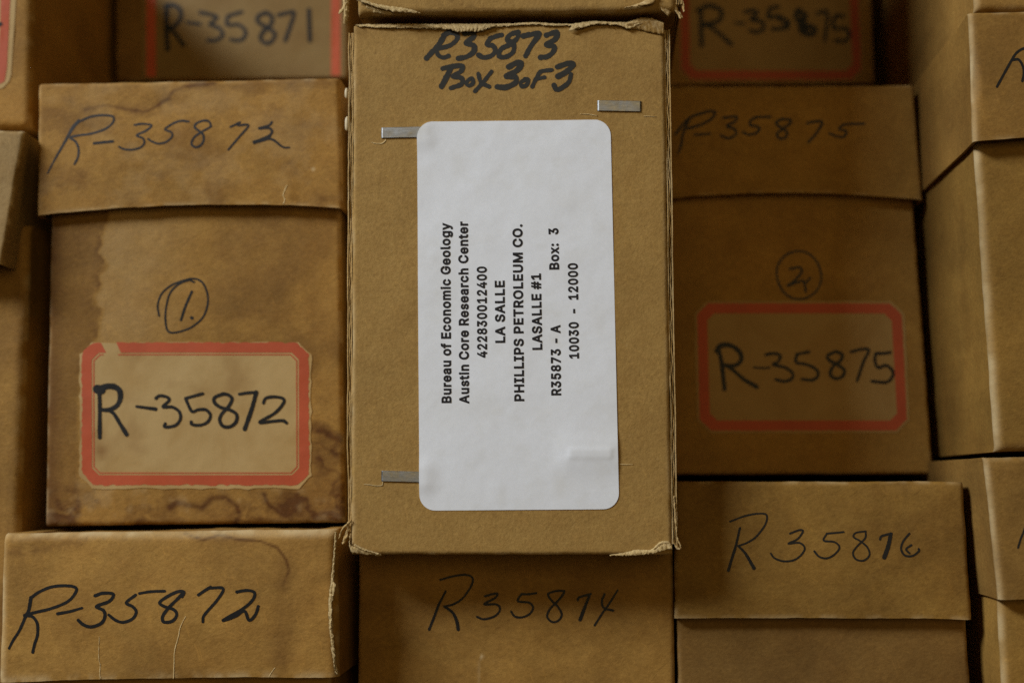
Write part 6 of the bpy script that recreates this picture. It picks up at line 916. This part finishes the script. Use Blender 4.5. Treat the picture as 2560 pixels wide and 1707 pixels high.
def glyphs(text):
    V = []; F = []; x = 0
    for ch in text:
        if ch == ' ': x += SPACE_ADV + 24; continue
        adv, pts, tri = GLYPHS[ch]; n = len(V)
        V += [(x + int(p.split(',')[0]), int(p.split(',')[1])) for p in pts.split()]
        F += [[n + int(q) for q in t.split(',')] for t in tri.split()]
        x += adv + 50
    return np.array(V, float), F
LINES = [('Bureau of Economic Geology', (752, 1195), (744, 20)), ('Austin Core Research Center', (868, 1200), (860, 12)), ('422830012400', (985, 900), (982, 305)), ('LA SALLE', (1103, 803), (1099, 397)),
         ('PHILLIPS PETROLEUM CO.', (1227, 1183), (1215, 30)), ('LASALLE #1', (1345, 848), (1336, 350)), ('R35873 - A', (1468, 1145), (1463, 685)), ('Box:', (1455, 325), (1452, 155)), ('3', (1451, 96), (1449, 54)), ('10030  -  12000', (1585, 905), (1576, 283))]
capV, _ = glyphs('H'); cap_h = capV[:, 1].max()
TV = []; TF = []; n0 = 0
for txt, p0, p1_ in LINES:
    V, F = glyphs(txt)
    a = np.array([840 + p0[0] * K, 550 + p0[1] * K]); b_ = np.array([840 + p1_[0] * K, 550 + p1_[1] * K])
    d = (b_ - a); L = np.linalg.norm(d); d /= L; nrm = np.array([d[1], -d[0]])
    if nrm[0] > 0: nrm = -nrm
    xs = (V[:, 0] - V[:, 0].min()) / (V[:, 0].max() - V[:, 0].min()) * L
    ys = V[:, 1] / cap_h * (62 * K)
    q = a + d * xs[:, None] + nrm * ys[:, None]
    P = fc.on(q[:, 0], q[:, 1], .00016 + .00007); P[:, 1] -= st_extra(q[:, 0], q[:, 1])
    TV.append(P); TF += [[i + n0 for i in f] for f in F]; n0 += len(V)
part('printed_text', np.vstack(TV), TF, M['print'], stk, smooth=False)

# ---- drops of dried glue on the left board
def blob(u, v, ru, rv):
    bm = bmesh.new(); bmesh.ops.create_icosphere(bm, subdivisions=3, radius=1.0)
    X, Z = unproj(u, v, Yc + .001); s_ = Yc / FPX
    V = np.array([q.co[:] for q in bm.verts]); V = V * (1 + .12 * (fbm(V[:, 0] * 2 + 5, V[:, 2] * 2 + 5, int(v)) - .5)[:, None])
    V = np.stack([float(X) + V[:, 0] * ru * s_, Yc + .0012 + V[:, 1] * .0005, float(Z) + np.sign(V[:, 2]) * np.abs(V[:, 2]) ** .75 * rv * s_], -1)
    F = [[q.index for q in f.verts] for f in bm.faces]; bm.free()
    part('glue_drop', V, F, M['glue'], cb)
blob(866, 233, 5, 14); blob(867, 309, 5.5, 19)

# ---- the box on top of it
Yu = 0.369
fu = Face(Yu, (893, -900), (1688, -900), (893, 34), (1690, 24), bulge=.0006, wob=.0006, seed=111, tilt=-.0005, dents=((.5, .02, .2, .05, -.0006),))
x, z = 0.5 * (fu.c['bl'] + fu.c['br'])
ub = thing('corrugated_box', (float(x), Yu + .01, float(z)), 'second corrugated box atop the pulled-out one, its battered bottom edge just in view', 'box', 'corrugated boxes in the middle column')
def paintu(u, v, S, T, X, Z):
    d = seg_dist(u, v, p1([(1520, 0), (1640, 45), (1760, 90), (2100, 110)]))
    return .12 * sstep(.5, .8, fbm(u * .01, v * .01, 5)) + .35 * np.exp(-(d / 2.2) ** 2), np.zeros_like(u)
box_mesh('front_panel', fu, BACK - Yu, .0016, M['new'], ub, res=.0009, paint=paintu, side_seed=111)
shreds('torn_edge', fu, [
    (p1([(250, -60), (400, 20), (600, 75), (850, 110), (1000, 140)]), p1([(270, 10), (400, 60), (600, 130), (800, 170), (1130, 185)]), .0006, .0010, .0006),
    (p1([(400, 60), (560, 110), (700, 150)]), p1([(380, 110), (560, 165), (760, 178)]), .0002, -.0006, .0005)], M['torn'], ub, 90)
shreds('torn_edge', fu, [
    (p1([(60, -80), (70, 40), (20, 110), (10, 150)]), p1([(130, -80), (110, 60), (60, 130), (25, 155)]), -.002, -.0015, .0006),
    (p1([(100, -80), (95, 100), (85, 290)]), p1([(150, -80), (145, 120), (120, 300)]), -.001, -.0016, .0004)], M['torn'], ub, 95)
shreds('torn_edge', fu, [
    (p2([(1700, -60), (1690, 0), (1600, 50), (1420, 105)]), p2([(1830, -60), (1800, 40), (1640, 85), (1440, 112)]), .0004, .0010, .0005),
    (p2([(1800, -60), (1880, 60), (1900, 120)]), p2([(2040, -60), (2040, 100), (1990, 200)]), -.0004, -.0012, .0007)], M['core'], ub, 99)
shreds('torn_edge', fu, [
    (p2([(2030, -80), (2060, 80), (2120, 170), (2150, 235)]), p2([(2090, -80), (2110, 60), (2160, 150), (2190, 200)]), -.001, -.0016, .0005),
    (p2([(2120, -80), (2170, 40), (2195, 130)]), p2([(2165, -80), (2200, 40), (2205, 140)]), -.0016, -.001, .0003)], M['core'], ub, 103)
zs3 = np.linspace(fu.c['bl'][1] + .001, fu.c['bl'][1] + .05, 120)
board_edge('side_board', edge_fn(fu, 1, lambda q: .00005), edge_fn(fu, 1, lambda q: .0016), zs3, Yu + .0014, .25, ub, seed=15)
